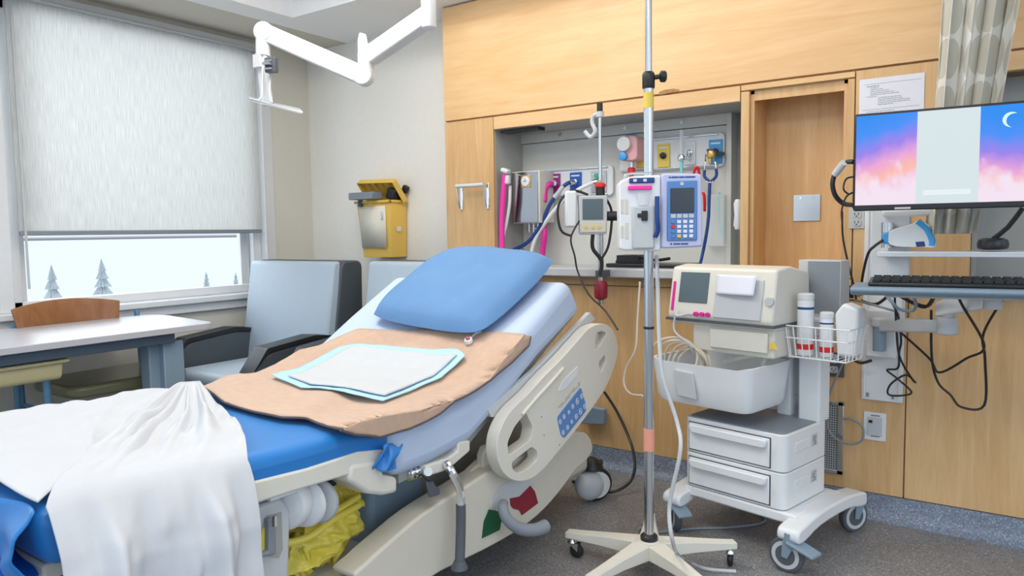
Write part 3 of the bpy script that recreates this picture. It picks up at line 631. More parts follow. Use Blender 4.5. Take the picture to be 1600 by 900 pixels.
band('yellow_tape','yelp',1017,147,171,.0175); band('salmon_tape','tape',1011,677,713,.0185); band('black_ring','black',1010,512,516,.0185)
MB().lathe((IX,IY,.118),(0,0,1),[(.026,0),(.03,.004),(.03,.018),(.024,.024),(.018,.026)]).build('base_collar','black',iv)
# star base
dirs=[]
for (u,v) in ((1134,887),(868,882),(992,841)):
    p=PZ(u,v,0); dirs.append(math.atan2(p.y-IY,p.x-IX))
base_a=math.atan2(PZ(1134,887,0).y-IY,PZ(1134,887,0).x-IX)
Rl=.30; hub=MB()
hub.lathe((IX,IY,.062),(0,0,1),[(.028,0),(.036,.01),(.04,.05),(.034,.06),(.02,.062)])
hub.build('hub','cream2',iv)
for k in range(5):
    a=base_a+k*2*math.pi/5; d_=Vector((math.cos(a),math.sin(a),0)); n_=Vector((-d_.y,d_.x,0)); o_=Vector((IX,IY,0)); q=MB()
    # top plate tapered + two side webs
    st_=[(.0,.034,.120),(.05,.034,.119),(.16,.024,.110),(.26,.020,.100),(.315,.019,.095)]
    for (s0,w0,h0),(s1,w1,h1) in zip(st_,st_[1:]):
        q.add([o_+d_*s0+n_*w0+Vector((0,0,h0)),o_+d_*s0-n_*w0+Vector((0,0,h0)),o_+d_*s1-n_*w1+Vector((0,0,h1)),o_+d_*s1+n_*w1+Vector((0,0,h1)),
               o_+d_*s0+n_*w0+Vector((0,0,h0-.008)),o_+d_*s0-n_*w0+Vector((0,0,h0-.008)),o_+d_*s1-n_*w1+Vector((0,0,h1-.008)),o_+d_*s1+n_*w1+Vector((0,0,h1-.008))],[(0,1,2,3),(7,6,5,4),(0,3,7,4),(1,5,6,2),(0,4,5,1),(3,2,6,7)])
    for s_ in(-1,1):
        P=[]
        for (s0,w0,h0) in st_: P.append(o_+d_*s0+n_*(w0*s_)+Vector((0,0,h0)))
        for (s0,w0,h0) in reversed(st_): P.append(o_+d_*s0+n_*(w0*s_)+Vector((0,0,h0-lerp(.055,.022,s0/.315))))
        q.prism(P,n_*(-.006*s_))
    lg=q.build('leg','cream2',iv,bevel=.0025)
    c0=o_+d_*.295
    ca_=a+1.1+k; cdv=Vector((math.cos(ca_),math.sin(ca_),0)); cn=Vector((-cdv.y,cdv.x,0)); wc=c0+cdv*.018+Vector((0,0,.027))
    f=MB().cyl(c0+Vector((0,0,.062)),c0+Vector((0,0,.092)),.010).lathe(c0+Vector((0,0,.052)),(0,0,1),[(.016,0),(.018,.004),(.014,.012)])
    f.prism([wc+cn*.012+Vector((0,0,.0))+cdv*.01,wc+cn*.012-cdv*.03+Vector((0,0,.028)),wc+cn*.012+cdv*.012+Vector((0,0,.030))],cn*-.003).prism([wc-cn*.015+cdv*.01,wc-cn*.015-cdv*.03+Vector((0,0,.028)),wc-cn*.015+cdv*.012+Vector((0,0,.030))],cn*.003)
    cs=f.build('caster','chrome',lg)
    MB().lathe(wc-cn*.010,cn,[(.018,0),(.025,.003),(.027,.007),(.027,.013),(.025,.017),(.018,.02)]).build('wheel','black',cs)

# infusion pump
ipo=PD(1028,392,2.36); ip=thing('infusion_pump','pale blue infusion pump with keypad and dark screen on the drip stand','infusion pump',ipo,30)
s=2.36/1147.6
def U(u): return (u-1028)*s
def V(v): return (392-v)*s
q=MB(); q.prism(roundpoly([(U(1030),-.06,V(388)),(U(1092),-.06,V(386)),(U(1090),-.06,V(276)),(U(1030),-.06,V(274))],.012),(0,.12,0)); q.build('control_unit','ppurple',ip,local=True,bevel=.006)
MB().box((U(1038),-.066,V(376)),(U(1083),-.058,V(286))).build('keypad_panel','pumpblue',ip,local=True,bevel=.003)
MB().box((U(1043),-.069,V(334)),(U(1078),-.064,V(297))).build('screen','screen',ip,local=True,bevel=.001)
MB().cyl((U(1060),-.068,V(290.5)),(U(1060),-.065,V(290.5)),.006).build('emblem','lgrey',ip,local=True)
q=MB()
for k in range(4): q.box((U(1043.5+k*9),-.069,V(342)),(U(1051+k*9),-.065,V(336)))
q.build('soft_keys','lgrey',ip,local=True,bevel=.001)
for r_ in range(4):
    for c_ in range(4):
        x=1044+c_*9; y=345+r_*7.2
        m_='red' if (c_==0 and r_==1) else ('yelp' if (c_==1 and r_==3) else ('pumpblue' if c_==0 else 'whitep'))
        MB().box((U(x),-.070,V(y+5)),(U(x+5.8),-.065,V(y))).build('key',m_,ip,local=True,bevel=.001)
q=MB(); 
for x0_,x1_ in((1041,1044),(1045,1055),(1056,1064),(1065,1080)): q.box((U(x0_),-.0615,V(281.5)),(U(x1_),-.0598,V(279.5)))
for x0_,x1_ in((1043,1046),(1048,1058),(1059,1070)): q.box((U(x0_),-.0615,V(382)),(U(x1_),-.0598,V(380)))
q.build('label_line','nav',ip,local=True)
q=MB(); q.prism(roundpoly([(U(968),-.05,V(390)),(U(1030),-.05,V(392)),(U(1030),-.05,V(276)),(U(985),-.05,V(277)),(U(966),-.05,V(285))],.012),(0,.13,0)); q.build('pump_module','whitep',ip,local=True,bevel=.006)
MB().box((U(986),-.062,V(388)),(U(1020),-.045,V(322))).build('door','lgrey',ip,local=True,bevel=.006)
MB().box((U(1000),-.070,V(345)),(U(1009),-.060,V(330))).box((U(994),-.068,V(340)),(U(1004),-.06,V(334))).build('latch','black',ip,local=True,bevel=.002)
MB().box((U(982),-.058,V(288)),(U(1020),-.045,V(280))).build('status_strip','nav',ip,local=True,bevel=.003)
q=MB(); 
for u0 in(988,1003): q.box((U(u0),-.0595,V(286)),(U(u0+5),-.0575,V(282)))
q.build('status_icon','white',ip,local=True)
MB().box((U(980),-.064,V(298)),(U(1016),-.048,V(292))).build('pink_bar','hotpink',ip,local=True,bevel=.002)
MB().cyl((U(1003),-.048,V(322)),(U(1003),-.048,V(303)),.018,.024).build('drip_funnel','clear',ip,local=True)
MB().tube([(U(1023),-.07,V(309)),(U(1023),-.075,V(340)),(U(1024),-.07,V(360)),(U(1020),-.065,V(370))],.0075,smooth=4).build('door_handle','nav',ip,local=True)
q=MB()
for (u0,v0,v1) in((969,312,333),(976,312,334),(969,352,370),(976,348,372)): q.box((U(u0),-.0525,V(v1)),(U(u0+4),-.0495,V(v0)))
q.build('side_vent','cream',ip,local=True)
MB().tube([(U(975),-.04,V(292)),(U(975),-.04,V(277)),(U(985),-.04,V(273)),(U(1015),-.04,V(273))],.004).build('wire_loop','steel',ip,local=True)

# cords hanging beside stand
cable('long_grey_cable','long grey cord running down beside the drip stand to the floor',[PD(1026,400,2.5),PD(1028,460,2.42),PD(1030,530,2.4),PD(1036,590,2.38),PD(1058,660,2.36),PD(1063,705,2.3),PD(1046,790,2.33),PD(1052,850,2.32),PZ(1066,872,.006),PZ(1100,888,.006),PZ(1150,893,.006)],.0065,'lgrey')
cable('loop_cord','pale loop of cord behind the drip stand against the maple',[PD(1000,440,2.9),PD(996,500,2.9),PD(993,545,2.9),PD(978,575,2.95),PD(975,600,2.95),PD(985,615,2.9),PD(1004,618,2.8)],.004,'coil')

# ============================================================ CHART CART (rotated -13 deg)
CO=(-.805,2.88,0); cr_=-13
ct=thing('fetal_monitor_cart','white wheeled cart with two drawers, bin and wire basket','cart',CO,cr_)
# base : H shape
q=MB(); 
def sidearm(x,sgn):
    prof=[(-.27,.155),(-.27,.118),(-.22,.112),(-.1,.135),(.12,.135),(.24,.112),(.29,.112),(.29,.155),(.24,.168),(.1,.185),(-.1,.185),(-.22,.168)]
    p=smoothpoly([(x-.04*1,a,z) for a,z in prof],3); q.prism(p,(.08,0,0))
sidearm(.235,1); sidearm(-.25,-1)
q.box((-.24,-.2,.145),(.23,.16,.185)); q.build('wheelbase','whitep',ct,local=True,bevel=.008)
for (x,y,a0,brake) in ((-.25,-.24,-38,1),(.235,-.25,4,1),(.24,.27,68,0),(-.25,.27,120,0)):
    o_=Vector((x,y,0)); a=R(a0); d_=Vector((math.cos(a),math.sin(a),0)); n_=Vector((-d_.y,d_.x,0)); wc=o_+Vector((0,0,.0625))-d_*.012
    q=MB(); q.cyl(o_+Vector((0,0,.112)),o_+Vector((0,0,.146)),.028)
    for s_ in(-1,1): q.prism([wc+n_*(.019*s_)+d_*.010-Vector((0,0,.010)),wc+n_*(.019*s_)-d_*.012-Vector((0,0,.006)),o_+n_*(.019*s_)-d_*.020+Vector((0,0,.115)),o_+n_*(.019*s_)+d_*.026+Vector((0,0,.115))],n_*(.005*s_))
    cs=q.build('caster','bgrey',ct,local=True,bevel=.003); 
    w_=MB().mt('dgrey').lathe(wc-n_*.015,n_,[(.046,0),(.060,.002),(.0625,.008),(.0625,.022),(.060,.028),(.046,.030)],28); 
    w_.mt('lgrey').lathe(wc-n_*.016,n_,[(.036,0),(.049,0),(.049,.032),(.036,.032)],28); w_.mt('dgrey').lathe(wc-n_*.017,n_,[(.035,0),(.035,.034)],28); 
    w_.build('wheel',None,cs,local=True)
    if brake:
        b0=o_+Vector((0,0,.108)); e0=b0+Vector((.10 if x>0 else .075,-.01 if x>0 else -.04,-.024))
        dd=(e0-b0).normalized(); nn=dd.cross(Vector((0,0,1))).normalized()
        MB().prism([b0+nn*.034,b0-nn*.034,e0-nn*.030,e0+nn*.030],Vector((0,0,.012))).build('brake_pedal','bgrey',cs,local=True,bevel=.004)
# drawer cabinet
X0,X1,Y0,Y1=-.238,.185,-.2,.135
def rxy(q,x0,x1,y0,y1,z0,z1,r):
    q.prism(roundpoly([(x0,y0,z0),(x1,y0,z0),(x1,y1,z0),(x0,y1,z0)],r,6),(0,0,z1-z0)); return q
body=rxy(MB(),X0,X1,Y0,Y1,.188,.322,.035).build('cabinet_body','whitep',ct,local=True,bevel=.003)
rxy(MB(),X0,X1,Y0,Y1,.326,.462,.035).build('cabinet_body','whitep',ct,local=True,bevel=.003)
rxy(MB(),X0+.012,X1-.012,Y0+.012,Y1-.012,.4635,.466,.03).build('top_mat','mgrey',ct,local=True)
MB().box((X0+.02,Y1-.012,.462),(X1,Y1,.476)).build('rear_lip','whitep',ct,local=True,bevel=.003)
for z0 in(.20,.338):
    zt_=z0+.105
    MB().box((-.215,Y0-.0015,z0-.004),(.132,Y0+.002,zt_+.004)).build('drawer_gap','dgrey',ct,local=True)
    dr=MB().box((-.211,Y0-.007,z0),(.128,Y0+.0,zt_)).build('drawer','whitep',ct,local=True,bevel=.003)
    q=MB(); q.prism(roundpoly([(-.205,Y0-.026,zt_-.002),(.126,Y0-.026,zt_-.002),(.118,Y0-.026,zt_-.035),(-.195,Y0-.026,zt_-.035)],.012),(0,.02,0)); q.build('drawer_handle','whitep',dr,local=True,bevel=.005)
    MB().box((X1,-.13,z0+.05),(X1+.004,-.02,z0+.085)).build('side_grip','whitep',ct,local=True,bevel=.003)
    q=MB(); q.box((X1+.0005,.0,z0+.045),(X1+.0015,.045,z0+.09)); q.build('sticker','lgrey',ct,local=True)
    q=MB(); rs_=random.Random(5+int(z0*100))
    for k in range(8): y=.004+rs_.random()*.02; zz=z0+.05+k*.0045; q.box((X1+.0015,y,zz),(X1+.0022,y+.012+rs_.random()*.012,zz+.0018))
    q.build('sticker_print','ink',ct,local=True)
# column
MB().box((.10,.06,.46),(.185,.15,.86)).box((.0,.08,.46),(.06,.14,.86)).build('column','whitep',ct,local=True,bevel=.008)
MB().box((.06,.10,.46),(.10,.13,.86)).build('column_channel','steel',ct,local=True)
# bin
q=MB(); bx0,bx1,by0,by1=-.36,.085,-.27,.06
def ring(z,in_,r): return roundpoly([(bx0+in_,by0+in_,z),(bx1-in_,by0+in_,z),(bx1-in_,by1-in_,z),(bx0+in_,by1-in_,z)],r,5)
def loft(q,rings,cap0=True):
    n=len(rings[0]); vs=[p for r_ in rings for p in r_]; fs=[(k*n+i,k*n+(i+1)%n,(k+1)*n+(i+1)%n,(k+1)*n+i) for k in range(len(rings)-1) for i in range(n)]
    if cap0: fs.append(tuple(range(n)))
    q.add(vs,fs); return q
def ringd(z,in_,r):
    P=ring(z,in_,r); return [Vector((p.x,p.y,p.z-(.03*(1-min(1,abs(p.x-(bx0+bx1)/2)/.2)**2) if p.y<by0+.1 else 0))) for p in P]
loft(q,[ring(.52,.05,.03),ring(.525,.025,.05),ring(.545,.015,.05),ring(.62,.008,.05),ringd(.695,.0,.05),ringd(.695,.012,.045),ring(.62,.018,.045),ring(.545,.026,.04),ring(.533,.05,.03)]); q.f.append(tuple(range(len(q.v)-len(ring(.5,0,.03)),len(q.v)))); q.m.append(0)
bn=q.build('storage_bin','whitep',ct,local=True)
q=MB(); q.prism([(-.235,by0-.006,.66),(-.15,by0-.006,.655),(-.135,by0-.006,.555),(-.22,by0-.006,.56)],(0,.012,0)); q.build('bin_pocket','lgrey',bn,local=True,bevel=.003)
MB().add([(-.36,-.2,.53),(.0,-.2,.53),(.0,.05,.53),(-.36,.05,.53),(-.34,-.2,.515),(-.12,-.2,.512),(.0,.05,.515),(-.36,.05,.515)],[(0,1,2,3),(7,6,5,4),(0,4,5,1),(1,5,6,2),(2,6,7,3),(3,7,4,0)]).build('bin_bracket','whitep',ct,local=True,bevel=.003)
# monitor body above bin
q=MB(); P=[(-.17,.825),(-.19,.86),(-.155,1.05),(-.06,1.06),(.09,1.03),(.1,.825)]
mo=q.prism(roundpoly([(-.325,y,z) for y,z in P],.012,3),(.45,0,0)).build('fetal_monitor_case','cream2',ct,local=True,bevel=.008)
MB().prism(roundpoly([(-.225,-.165,.725),(-.225,-.165,.83),(-.225,.09,.83),(-.225,.09,.725)],.01),(.345,0,0)).build('lower_housing','cream2',mo,local=True,bevel=.008)
def slant(x,t,o=0):
    x-=.025  # point on slanted front face: t 0 bottom(z.86) 1 top (1.05)
    return Vector((x,lerp(-.19,-.155,t)-o,lerp(.86,1.05,t)))
def sl(x0,x1,t0,t1,o,th): 
    q=MB(); q.prism([slant(x0,t0,o),slant(x1,t0,o),slant(x1,t1,o),slant(x0,t1,o)],(0,th,0)); return q
sl(-.255,-.125,.28,.90,.003,.006).build('display','lcd',mo,local=True,bevel=.001)
sl(-.285,-.275,.1,.7,.004,.006).build('red_stripe','mag',mo,local=True)
sl(-.09,.105,.02,.80,.006,.01).build('printer_door','lgrey',mo,local=True,bevel=.003)
q=MB(); q.grid(lambda a,b: slant(lerp(-.085,.08,a),lerp(.5,.88,b),.014+.006*math.sin(a*3)+.01*(1-b)*a),10,8); q.build('paper_strip','paper',mo,local=True,solid=.0008)
MB().cyl(slant(.135,.4,0),slant(.135,.4,.012),.016).build('knob','lgrey',mo,local=True)
q=MB()
for k in range(3): q.cyl(slant(-.165+k*.026,.06,0),slant(-.165+k*.026,.06,.012),.009)
q.build('socket','mag',mo,local=True)
MB().box((-.332,-.194,.840),(.132,.1,.850)).build('case_seam','dgrey',mo,local=True)
MB().box((-.14,-.178,.745),(.10,-.168,.82)).build('lower_door','cream2',mo,local=True,bevel=.004)
MB().prism([(.105,-.176,.765),(.14,-.176,.765),(.1225,-.176,.795)],(0,.004,0)).build('warning_label','yelp',mo,local=True)
MB().tube([slant(-.24,.1,.02),slant(-.22,.02,.05),slant(-.19,.06,.03),slant(-.17,.06,.02)],.006).build('plug_lead','lgrey',mo,local=True)
MB().tube([slant(-.25,.02,.02),(-.27,-.22,.80),(-.2,-.23,.76),(-.2,-.2,.72)],.004).build('lead','lgrey',mo,local=True)
# wire basket on the right side of cart
q=MB(); wx0,wx1,wy0_,wy1_=.120,.36,-.10,.06; zt_,zb__=.845,.73
def rp(z,i=0): return [(wx0+i,wy0_+i,z),(wx1-i,wy0_+i,z),(wx1-i,wy1_-i,z),(wx0+i,wy1_-i,z)]
for z,i in((zt_,0),(.80,.008),(zb__,.016)): q.tube(rp(z,i),.003,n=6,smooth=1,closed=True)
for k in range(9):
    x=lerp(wx0+.01,wx1-.01,k/8)
    q.tube([(x,wy0_,zt_),(lerp(x,(wx0+wx1)/2,.08),wy0_+.016,zb__),(lerp(x,(wx0+wx1)/2,.08),wy1_-.016,zb__),(x,wy1_,zt_)],.0022,n=6,smooth=1)
for k in range(1,5):
    y=lerp(wy0_,wy1_,k/5)
    for x,s_ in((wx0,1),(wx1,-1)): q.tube([(x,y,zt_),(x+.016*s_,y,zb__)],.0022,n=6,smooth=1)
q.build('wire_basket','whitep',ct,local=True)
ctm=WM(ct)
def CW(x,y,z): return ctm@Vector((x,y,z))
def bottle(x,y,z,label,r=.032,h=.15,bandm='nav'):
    p=CW(x,y,z); t_=thing('wipes_canister',label,'canister',p,0,None)
    MB().lathe(p,(0,0,1),[(r*.95,0),(r,.004),(r,h-.02),(r*.9,h-.01)]).build('canister_body','whitep',t_)
    MB().lathe(p+Vector((0,0,h-.011)),(0,0,1),[(r*1.02,0),(r*1.02,.018),(r*.8,.022)]).build('lid','white',t_)
    MB().cyl(p+Vector((0,0,h*.78)),p+Vector((0,0,h*.82)),r*1.01,n=24).build('label_band',bandm,t_)
    MB().lathe(p+Vector((0,0,h*.1)),(0,0,1),[(r*1.012,0),(r*1.012,.02)]).build('red_mark','red',t_)
bottle(.175,-.04,.735,'tall white wipes canister at the left of the cart basket',.029,.215)
bottle(.245,-.02,.735,'shorter white wipes canister in the middle of the cart basket',.024,.15)
gb=thing('glove_box','grey-fronted glove box standing behind the cart basket','glove box',CW(.165,.15,.86),cr_)
MB().box((-.10,-.03,0),(.065,.05,.215)).build('carton','lgrey',gb,local=True,bevel=.003)
MB().box((-.098,-.033,.14),(-.065,-.03,.15)).box((-.098,-.033,.155),(-.075,-.03,.16)).build('orange_label','red',gb,local=True); MB().box((-.098,-.033,.10),(-.065,-.03,.12)).build('blue_label','sky',gb,local=True)
MB().box((-.06,-.0325,.01),(.062,-.03,.21)).build('front_face','mgrey',gb,local=True)
lb=thing('paper_towel_pack','crumpled white pack leaning in the far end of the cart basket','pack',CW(.305,.0,.742),cr_)
MB().prism([(-.02,-.03,0),(.045,-.03,.0),(.055,-.03,.17),(.0,-.03,.19),(-.03,-.03,.15)],(0,.07,.0)).build('wrapper','whitep',lb,local=True,bevel=.01)
bk=bottle(-.33,-.02,.86,'slim white canister behind the left end of the fetal monitor',.02,.06)
# coil of cream cable in bin
t_=thing('coiled_leads','coil of cream monitor leads standing in the cart bin','cable coil',CW(-.26,-.14,.60))
for k in range(6):
    c0=CW(-.27+.012*k,-.225+.012*k,.69-.004*k); rr=.095-.006*k
    MB().tube([c0+Vector((rr*math.cos(t),.02*math.sin(2*t+k),rr*.9*math.sin(t))) for t in [i*2*math.pi/14 for i in range(14)]],.0045,n=8,smooth=3,closed=True).build('loop','coil',t_)
tag(MB().tube([CW(-.12,-.1,.68),CW(0,-.14,.72),CW(.05,-.1,.735),CW(.02,-.08,.66)],.008).build('suction_tubing','clear'),'translucent tube lying in the right of the cart bin','tubing')
# cords behind cart
cable('mains_cord','dark grey mains cord hanging behind the basket and looping by the vent',[CW(.42,.12,.9),PY(1322,470,3.2),PY(1332,520,3.2),PY(1318,565,3.24),PY(1295,620,3.24),PY(1294,670,3.24),PY(1318,692,3.24),PY(1345,690,3.24),PY(1348,668,3.24),PY(1330,655,3.24),PY(1315,655,3.24)],.0045,'mgrey')
cable('grey_power_cord','grey power cord hanging behind the cart column',[PY(1259,560,3.1),PY(1258,590,3.1),PY(1265,620,3.15),PY(1262,650,3.1),PY(1256,690,3.1)],.005,'lgrey')
cable('blue_power_cord','blue cord hanging behind the cart next to the vent',[PY(1272,560,3.1),PY(1277,590,3.12),PY(1268,620,3.12),PY(1258,650,3.1)],.005,'pumpblue')
cable('floor_cord','grey cord on the floor beneath the drawer cart',[CW(-.2,.2,.01),CW(-.05,.1,.006),CW(-.1,-.05,.006),CW(-.22,-.2,.006),CW(-.3,-.35,.006)],.005,'mgrey')
cable('hanging_black_cable','black cable hanging from the counter past the basket',[PY(1316,330,3.2),PY(1317,370,3.2),PY(1325,410,3.2),PY(1335,450,3.2),PY(1338,470,3.2)],.004)
cable('curved_black_cable','black curved cable under the cart basket near the outlet',[PY(1322,545,3.2),PY(1332,560,3.2),PY(1345,567,3.2),PY(1362,563,3.2)],.006)

# ============================================================ COMPUTER STATION (rot 5.6)
mp_=PD(1333,330,2.4); mrot=5.6
cm=thing('computer_monitor','wide black computer monitor showing a purple cloud wallpaper','monitor',(mp_.x,mp_.y,mp_.z),mrot)
mw,mh=.56,.312
MB().box((0,0,0),(mw,.035,mh)).build('casing','blackm',cm,local=True,bevel=.004)
def scr(x0,x1,m,name):
    q=MB(); q.grid(lambda a,b: Vector((lerp(x0,x1,a),-.0015,lerp(.018,mh-.008,b))),1,1,uv=True); return q.build(name,m,cm,local=True)
def mx_(u): # local x of pixel col along monitor
    r=ray(u,250); a=R(mrot); dx,dy=math.cos(a),math.sin(a)
    # solve CAM+r*t = mp + s*(dx,dy)
    det=r.x*(-dy)-r.y*(-dx); t=(mp_.x*(-dy)-mp_.y*(-dx))/det; s_=(r.x*t-mp_.x)*dx+(r.y*t-mp_.y)*dy; return s_
x1_,x2_=mx_(1432),mx_(1530)
scr(.005,x1_,'scrL','wallpaper_left'); scr(x1_,x2_,'scrD','document_page'); scr(x2_,mw-.005,'scrR','wallpaper_right')
q=MB(); mc=Vector((mx_(1578),-.0022,mh*.83)); pts=[]
for i in range(9): a=R(75+i*22); pts.append(mc+Vector((.022*math.cos(a),0,.022*math.sin(a))))
for i in range(9): a=R(251-i*22); pts.append(mc+Vector((.008,0,-.003))+Vector((.021*math.cos(a),0,.021*math.sin(a))))
q.prism(pts,(0,.0005,0)); M['moon']=mat('moon_glow',(.5,.7,.9),emit=(.30,.55,.80),es=.8); q.build('crescent_moon','moon',cm,local=True)
q=MB(); M['docg']=mat('document_grey',(.5,.5,.5),emit=(.36,.40,.43),es=1)
for k in range(4): q.box((x1_+.02,-.0022,.045+k*.004),(x2_-.02,-.0018,.047+k*.004))
q.build('document_lines','docg',cm,local=True)
MB().box((.12,-.001,.003),(.165,.001,.009)).build('maker_mark','lgrey',cm,local=True)
MB().box((.2,.035,.08),(.36,.11,.24)).build('mount_block','dgrey',cm,local=True,bevel=.01)
# wall track
a=PY(1350,455,YF); b_=PY(1411,629,YF); dk=thing('wall_mount_track','white vertical wall track with grey swing arm for the workstation','wall mount',((a.x+b_.x)/2,YF,b_.z))
zTop=1.30
MB().box((a.x,YF-.02,b_.z),(b_.x,YF-.0005,zTop)).build('track','whitep',dk,bevel=.004)
q=MB(); q.box((a.x+.008,YF-.026,b_.z+.01),(a.x+.018,YF-.02,zTop)).box((b_.x-.018,YF-.026,b_.z+.01),(b_.x-.008,YF-.02,zTop)); q.build('track_lip','whitep',dk,bevel=.002)
q=MB(); q.box((a.x+.02,YF-.024,b_.z+.014),(a.x+.03,YF-.02,b_.z+.03)).box((b_.x-.04,YF-.024,b_.z+.014),(b_.x-.03,YF-.02,b_.z+.03)); q.build('end_clip','bgrey',dk)
MB().box((a.x+.018,YF-.075,PY(1370,555,YF).z),(b_.x-.02,YF-.02,PY(1370,480,YF).z)).build('carriage','whitep',dk,bevel=.01)
c0=PY(1374,505,YF-.11); c1=PY(1374,548,YF-.11)
MB().cyl(c0,c1,.024).build('pivot_cup','bgrey',dk)
e0=PY(1374,509,YF-.11); e1=PY(1480,510,3.0)
MB().cyl(Vector((e0.x,e0.y,e0.z+.035)),Vector((e0.x,e0.y,e0.z-.005)),.032).prism([e0+Vector((0,-.028,-.022)),e1+Vector((0,-.028,-.022)),e1+Vector((0,-.028,.028)),e0+Vector((0,-.028,.028))],(0,.056,0)).cyl(Vector((e1.x,e1.y,e1.z+.035)),Vector((e1.x,e1.y,e1.z-.03)),.034).build('lower_arm','lgrey',dk,bevel=.008)
f1=PY(1480,478,3.0); f2=PY(1548,462,2.85)
dd=(f2-f1).normalized(); nn=Vector((0,0,1)).cross(dd).normalized()
MB().cyl(f1-Vector((0,0,.05)),f1+Vector((0,0,.02)),.018).prism([f1-dd*.03+nn*.028-Vector((0,0,.035)),f2+nn*.028-Vector((0,0,.04)),f2+nn*.028+Vector((0,0,.045)),f1-dd*.03+nn*.028+Vector((0,0,.02))],nn*-.056).build('upper_arm','whitep',dk,bevel=.008)
MB().cyl(f2+dd*.01-Vector((0,0,.045)),f2+dd*.01+Vector((0,0,.06)),.028).build('tray_post','lgrey',dk)
# keyboard tray and shelf
kt=PY(1330,442,2.60); kt=Vector((kt.x,2.58,1.005))
tr=thing('keyboard_tray','long grey pull-out keyboard tray below the computer monitor','keyboard tray',kt,mrot)
q=MB(); q.prism([(0,0,-.012),(0,.012,-.024),(0,.03,-.028),(0,.24,-.02),(0,.24,.0),(0,.02,.0),(0,.004,-.002)],(.62,0,0)); q.build('tray_board','bgrey',tr,local=True,bevel=.004)
MB().box((.1,.1,-.04),(.5,.2,-.02)).build('underside_bracket','lgrey',tr,local=True,bevel=.004)
kb=thing('keyboard','black computer keyboard on the grey tray','keyboard',WM(tr)@Vector((.05,.04,.001)),mrot)
MB().prism([(0,0,0),(0,.15,0),(0,.15,.022),(0,0,.012)],(.44,0,0)).build('keyboard_base','blackm',kb,local=True,bevel=.004)
q=MB()
for r_ in range(5):
    for c_ in range(15): x=.012+c_*.028+(r_%2)*.006; y=.012+r_*.026; z=.013+y*.067; q.box((x,y,z),(x+.023,y+.02,z+.008))
keys=q.build('keycaps','black',kb,local=True); keys['kind']='stuff'
sh=thing('monitor_shelf','white laminate shelf under the monitor holding the scanner','shelf',(PY(1393,396,2.84).x-.045,2.84,1.103),mrot*.3)
MB().box((0,0,-.01),(.62,.17,.008)).build('shelf_board','whitep',sh,local=True,bevel=.003)
MB().box((.02,.12,-.10),(.09,.17,.27)).box((-.04,.15,-.12),(.02,.19,.27)).build('rear_post','whitep',sh,local=True,bevel=.004)
MB().box((.0,.1,.13),(.22,.18,.155)).build('upper_bracket','whitep',sh,local=True,bevel=.008)
MB().cyl((.02,.10,.02),(.02,.10,.11),.02).build('canister','steel',sh,local=True)
shm=WM(sh)
# scanner
sc=thing('barcode_scanner','white and blue handheld barcode scanner lying on the monitor shelf','scanner',PY(1420,382,2.90))
def S(u,v,y=2.90): return PY(u,v,y)
MB().prism(smoothpoly([S(1392,383),S(1390,362),S(1425,350),S(1432,346),S(1450,352),S(1462,384),S(1440,386)],4),(0,.05,0)).build('scanner_body','whitep',sc,bevel=.008)
MB().tube([S(1434,346,2.905),S(1448,358,2.905),S(1456,375,2.905),S(1456,384,2.905)],.011,smooth=4).build('blue_bumper','sky',sc)
MB().cbox(S(1386,372,2.92),(.03,.04,.042)).build('blue_end','sky',sc,bevel=.008)
MB().prism([S(1430,378,2.898),S(1444,377,2.898),S(1446,385,2.898),S(1432,386,2.898)],(0,.01,0)).build('trigger','nav',sc,bevel=.002)
cable('scanner_cable','black cable curving from the scanner down past the shelf',[S(1380,375),S(1366,385),S(1357,395),S(1350,420,2.95),S(1345,450,3.05)],.005)
mi=thing('desk_microphone','round black puck base with slanted stalk on the shelf','microphone',PY(1551,392,2.87))
p=PY(1551,390,2.90)
MB().lathe(p,(0,0,1),[(.03,0),(.044,.004),(.046,.018),(.042,.032),(.03,.038)]).build('puck_base','blackm',mi)
MB().tube([p+Vector((.0,0,.035)),PY(1575,355,2.90),PY(1598,325,2.90)],.008,smooth=2).build('stalk','black',mi)
cable('video_cable','thick black cables bundled at the left edge of the monitor',[PD(1334,253,2.42),PD(1322,254,2.45),PD(1308,266,2.5),PD(1301,285,2.5),PD(1305,305,2.5),PD(1318,318,2.5),PD(1335,320,2.45)],.008)
cable('coiled_thin_cable','thin black cable curl beside the monitor left edge',[PD(1334,276,2.45),PD(1322,280,2.48),PD(1318,295,2.48),PD(1326,303,2.48),PD(1334,300,2.45),PD(1322,308,2.5),PD(1315,330,2.6),PD(1316,350,2.7)],.003)
tag(MB().cyl(PD(1305,272,2.49),PD(1319,254,2.44),.012).build('cable_tag','white'),'white label sleeve wrapped on the monitor cable','cable tag')
cable('looped_black_cable','black cable crossing in loops over the wall track',[PY(1385,460,3.1),PY(1402,490,3.1),PY(1408,530,3.1),PY(1405,550,3.15),PY(1403,575,3.15),PY(1386,578,3.2),PY(1400,590,3.2),PY(1424,612,3.2),PY(1410,618,3.2),PY(1388,616,3.2),PY(1392,600,3.2),PY(1415,586,3.2),PY(1430,597,3.2),PY(1425,592,3.15),PY(1405,555,3.1),PY(1400,500,3.1),PY(1398,460,3.05)],.004)
cable('long_black_cable','long black cable swinging down right of the seam on maple',[PY(1455,485,3.0),PY(1456,560,3.1),PY(1466,598,3.15),PY(1485,617,3.15),PY(1502,636,3.15),PY(1538,633,3.15),PY(1539,560,3.1),PY(1537,520,3.0),PY(1575,455,2.8)],.0045)
cable('crossing_black_cable','black cable from the tray crossing to the maple wall seam',[PY(1502,450,2.8),PY(1500,470,2.85),PY(1538,540,3.0),PY(1510,560,3.1),PY(1468,582,3.15),PY(1452,560,3.15),PY(1408,520,3.2)],.0045)
